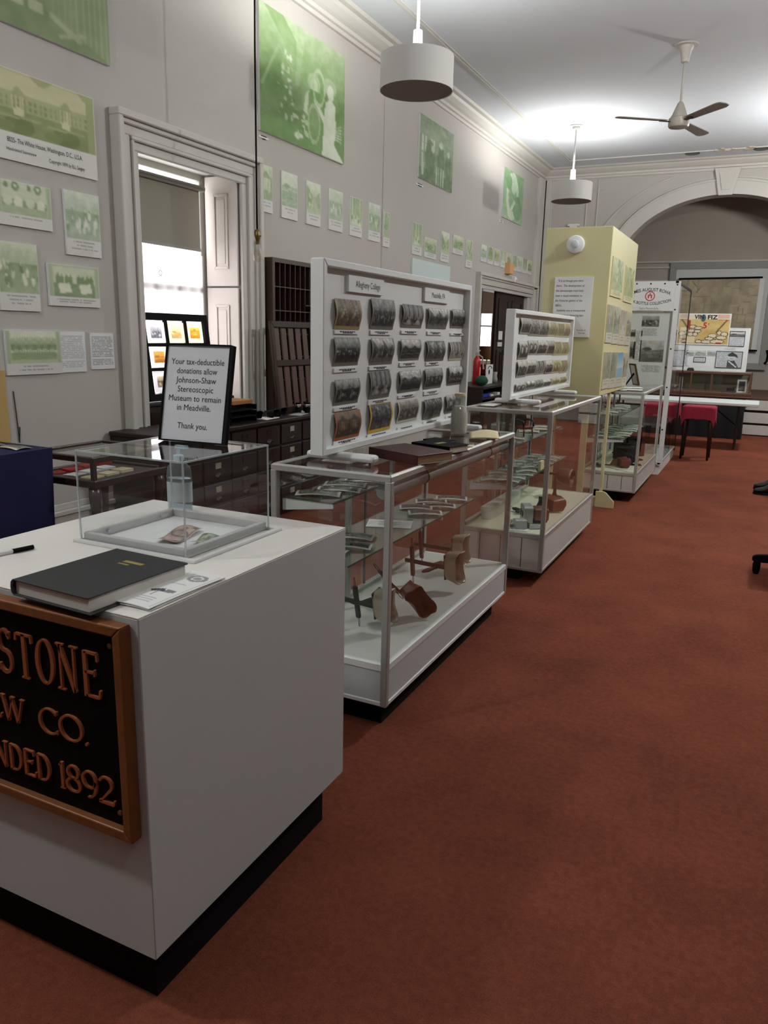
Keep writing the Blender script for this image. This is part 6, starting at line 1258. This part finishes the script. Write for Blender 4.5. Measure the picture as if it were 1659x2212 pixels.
# strip of tiny wall pictures glimpsed between shelf and large board, and the pale green slip behind the large board
p0, p1 = W(690, 660), W(694, 660); t = wall_picture('narrow green picture glimpsed between the pigeonhole shelf and the large white board', (689.5, 600), (704, 655), sp(960, GREEN, 'forest'), n=(26, 12), lines=1)
p0, p1 = W(886, 585), W(968, 596); solo('pale_blue_poster', MB().box(WX+.006, WX+.026, p0.y, p1.y, 2.08, 2.295), mat('pale_blue_card', (206, 222, 220), .7, var=.02), 'pale blue poster showing just above the large white board', 'poster')
# ------------------------------------------------------------------ desk and things by the far doorway
sd = thing('writing_desk', 'dark wooden desk with an open shelf in front of the far doorway', 'desk', (-3.45, 10.3, 0)); e0, e1, ez = 9.55, 11.4, .795
part('desk_top', MB().box(-3.74, -3.2, e0, e1, ez-.03, ez), M_WALNUT, sd, bevel=.004); part('open_shelf', MB().box(-3.74, -3.22, e0, e1, ez-.17, ez-.15), M_WALNUT, sd); part('lower_body', MB().box(-3.74, -3.24, e0+.03, e1-.03, .0, ez-.28), M_OAK, sd); part('back_board', MB().box(-3.76, -3.74, e0, e1, 0, ez), M_WALNUT, sd)
for y in (e0+.02, e1-.02, 10.5): part('upright', MB().box(-3.74, -3.22, y-.015, y+.015, .0, ez-.03), M_WALNUT, sd)
fe = thing('fire_extinguisher', 'red fire extinguisher standing on the dark desk by the far doorway', 'fire extinguisher', (-3.5, 10.08, ez))
part('cylinder', MB().lathe([(.002, 0), (.048, 0), (.052, .01), (.052, .3), (.042, .34), (.025, .365), (.02, .38)], (-3.5, 10.1, ez), 24), mat('extinguisher_red', (168, 16, 26), .3, var=.05), fe, smooth='auto'); part('valve_head', MB().box(-3.52, -3.48, 10.08, 10.13, ez+.38, ez+.42).tube([(-3.5, 10.1, ez+.42), (-3.5, 10.2, ez+.45)], .01, 6).tube([(-3.5, 10.12, ez+.4), (-3.46, 10.19, ez+.36), (-3.44, 10.21, ez+.2)], .012, 8), M_ALU, fe); part('instruction_label', MB().sheet(lambda u, v: Vector((-3.5+.0525*math.cos(-.3+1.5*u), 10.1+.0525*math.sin(-.3+1.5*u), ez+.1+.13*v)), 10, 1), M_CREAM, fe)
ms = thing('small_sign', 'small white arched sign beside the red fire extinguisher', 'sign', (-3.4, 10.36, ez)); part('sign_board', MB().box(-3.41, -3.4, 10.22, 10.5, ez, ez+.26), M_WHITE2, ms); part('printed_emblem', MB().lathe([(.001, 0), (.035, 0), (.035, .001), (.001, .001)], n=16, M=Matrix.Translation((-3.4, 10.34, ez+.16)) @ Matrix.Rotation(PI/2, 4, 'Y')).tube([(-3.399, 10.36+.1*math.cos(a_), ez+.17+.07*math.sin(a_)) for a_ in np.linspace(.5, PI-.5, 8)], .006, 5), M_INK, ms)
solo('glass_vase', MB().lathe([(.002, 0), (.04, 0), (.045, .05), (.03, .1), (.038, .15)], (-3.42, 10.66, ez), 18), M_GREYFRAME, 'grey vase on the dark desk by the far doorway', 'vase', smooth=True)
solo('green_ball', MB().lathe([(.002, 0), (.05, .006), (.085, .04), (.09, .07), (.07, .11), (.03, .13), (.002, .132)], (-3.34, 9.85, ez), 20), mat('dark_green_cloth', (16, 70, 44), .8, var=.2, scale=30), 'dark green cap at the near end of the dark desk by the far doorway', 'cap', smooth=True)
solo('blue_folder', MB().box(-3.5, -3.26, 9.72, 10.0, ez-.149, ez-.105), mat('royal_blue', (40, 44, 150), .5, var=.1), 'blue folder on the open shelf of the dark desk', 'folder', bevel=.004)
for k in range(3): solo('paper_stack', MB().box(-3.5+.03*k, -3.26, 10.05+k*.14, 10.16+k*.14, ez-.149, ez-.125+.006*k), M_GREYFRAME if k == 1 else M_PAPER, 'stack of papers on the open shelf of the dark desk, %s from the blue folder' % ORD[k], 'papers', 'paper stacks on the desk shelf')
lp = thing('table_lamp', 'table lamp with a brown drum shade in the next room by its bright window', 'lamp', (-5.0, 15.0, .0)); part('lamp_shade', MB().lathe([(.17, .98), (.15, 1.24), (.148, 1.24), (.168, .98)], (-4.96, 14.9, 0), 24, caps=False), mat('brown_shade', (120, 84, 50), .8, var=.1), lp, smooth='auto'); part('lamp_stem', MB().lathe([(.002, .72), (.09, .72), (.08, .74), (.02, .78), (.016, 1.05)], (-4.96, 14.9, 0), 16), M_CREAM, lp, smooth='auto')
ct = thing('console_table', 'low dark table carrying boxes in the next room', 'table', (-4.95, 14.9, 0)); part('table_top', MB().box(-5.5, -4.5, 14.6, 15.25, .68, .715), M_OAK, ct)
for x_ in (-5.46, -4.54):
    for y_ in (14.64, 15.21): part('leg', MB().box(x_-.025, x_+.025, y_-.025, y_+.025, 0, .68), M_OAK, ct)
solo('white_carton', MB().box(-5.4, -5.2, 14.65, 14.85, .716, 1.06).box(-5.41, -5.19, 14.64, 14.86, 1.0, 1.06), M_WHITE2, 'white carton on the low table in the next room', 'carton', bevel=.004)
solo('red_box', MB().box(-5.05, -4.88, 14.62, 14.78, .716, .9).box(-5.06, -4.87, 14.61, 14.79, .86, .9), MATS['extinguisher_red'], 'red box on the low table in the next room', 'box', bevel=.004)
# ------------------------------------------------------------------ right edge: chair base and a pair of shoes
ccx, ccy = .405, 5.25
ch_ = thing('swivel_chair', 'black swivel chair of which only one foot of the base shows at the right edge', 'chair', (ccx, ccy, 0))
for k in range(5):
    a_ = math.radians(174+72*k); R_ = Matrix.Translation((ccx, ccy, 0)) @ Matrix.Rotation(a_, 4, 'Z')
    l_ = part('base_leg', MB().prism([(.02, .1), (.3, .075), (.325, .085), (.325, .115), (.3, .125), (.02, .17)], 'y', -.02, .02, R_), M_BLACK, ch_, bevel=.008, seg=2)
    part('foot_glide', MB().lathe([(.002, 0), (.016, 0), (.022, .02), (.024, .06), (.02, .085), (.002, .09)], (.295, 0, 0), 14, R_), M_BLACK, l_, smooth='auto')
part('column', MB().lathe([(.002, .1), (.03, .1), (.03, .3), (.02, .3), (.02, .44), (.002, .44)], (ccx, ccy, 0), 16), M_BLACK, ch_, smooth='auto'); part('seat', MB().box(ccx-.22, ccx+.23, ccy-.23, ccy+.23, .44, .52), M_BLACKCLOTH, ch_, bevel=.03, seg=3); part('backrest', MB().box(ccx+.2, ccx+.26, ccy-.2, ccy+.2, .6, 1.0).box(ccx+.23, ccx+.25, ccy-.04, ccy+.04, .46, .62), M_BLACKCLOTH, ch_, bevel=.02, seg=2)
def shoe(x, y, rz, lab):
    M = Matrix.Translation((x, y, 0)) @ Matrix.Rotation(rz, 4, 'Z'); t = thing('boot', lab, 'boot', (x, y, 0), rz, 'pair of black boots')
    ol = [(-.15, 0), (-.135, .03), (-.08, .045), (0, .036), (.08, .036), (.115, .025), (.12, 0), (.115, -.025), (.08, -.036), (0, -.036), (-.08, -.045), (-.135, -.03)]
    part('sole', MB().prism(ol, 'z', 0, .018, M).prism([(.04, -.03), (.115, -.024), (.115, .024), (.04, .03)], 'z', 0, .03, M), M_BLACK, t, bevel=.003)
    prof = [(-.145, .03, .012, .02), (-.12, .04, .035, .022), (-.06, .05, .042, .03), (0, .075, .04, .05), (.04, .11, .042, .07), (.075, .18, .045, .05), (.08, .3, .05, .05)]
    part('upper', MB().sheet(lambda u, v: M @ (lambda f, i: Vector((prof[i][0]*(1-f)+prof[i+1][0]*f + (.0 if i < 3 else .0)+math.cos(2*PI*u)*(0 if i < 3 else .05*min(1, (i-3+f)/1.5)), math.cos(2*PI*u+PI/2)*(prof[i][2]*(1-f)+prof[i+1][2]*f), .016+max(0, (prof[i][1]*(1-f)+prof[i+1][1]*f)-.02+math.sin(2*PI*u+PI/2)*(prof[i][3]*(1-f)+prof[i+1][3]*f)*(1 if i < 4 else .1)))))(min(.9999, v*6-int(min(v*6, 5))), int(min(v*6, 5))), 24, 24), mat('black_leather', (14, 14, 15), .3, var=.1), t, smooth=True)
shoe(.2, 8.2, .05, 'nearer black boot at the right edge of the carpet'); shoe(.2, 8.5, .1, 'further black boot at the right edge of the carpet')

# ------------------------------------------------------------------ camera, world, render look
cam = bpy.data.cameras.new('camera'); cam.sensor_fit = 'VERTICAL'; cam.sensor_height = 36; cam.lens = FPX/2212*36; cam.clip_start = .05; cam.clip_end = 100
co = bpy.data.objects.new('camera', cam); C.objects.link(co)
Rm = Matrix((ROT[0], ROT[1], [-v for v in ROT[2]])).transposed(); co.matrix_world = Matrix.Translation((0, 0, EYE)) @ Rm.to_4x4()
sc = bpy.context.scene; sc.camera = co
wd = bpy.data.worlds.new('sky'); sc.world = wd; wd.use_nodes = True; bg = wd.node_tree.nodes['Background']; bg.inputs[0].default_value = (.96, .97, 1, 1); bg.inputs[1].default_value = 5.0
for nm, loc, rot, sx_, sy_ in (('window_portal', (-4.24, 4.65, 1.76), (0, -PI/2, 0), 1.7, 1.1), ('window_portal', (-5.1, 15.55, 1.75), (-PI/2, 0, 0), 1.0, 1.7)):
    l = bpy.data.lights.new(nm, 'AREA'); l.shape = 'RECTANGLE'; l.size = sx_; l.size_y = sy_; l.cycles.is_portal = True
    o = bpy.data.objects.new(nm, l); o.location = loc; o.rotation_euler = rot; C.objects.link(o)
sc.cycles.transparent_max_bounces = 48; sc.cycles.max_bounces = 10; sc.cycles.diffuse_bounces = 6; sc.cycles.glossy_bounces = 4; sc.cycles.caustics_reflective = False; sc.cycles.caustics_refractive = False; sc.cycles.sample_clamp_indirect = 6
sc.cycles.use_denoising = True
sc.view_settings.view_transform = 'Standard'; sc.view_settings.look = 'None'; sc.view_settings.exposure = 0.12; sc.view_settings.gamma = 1.0
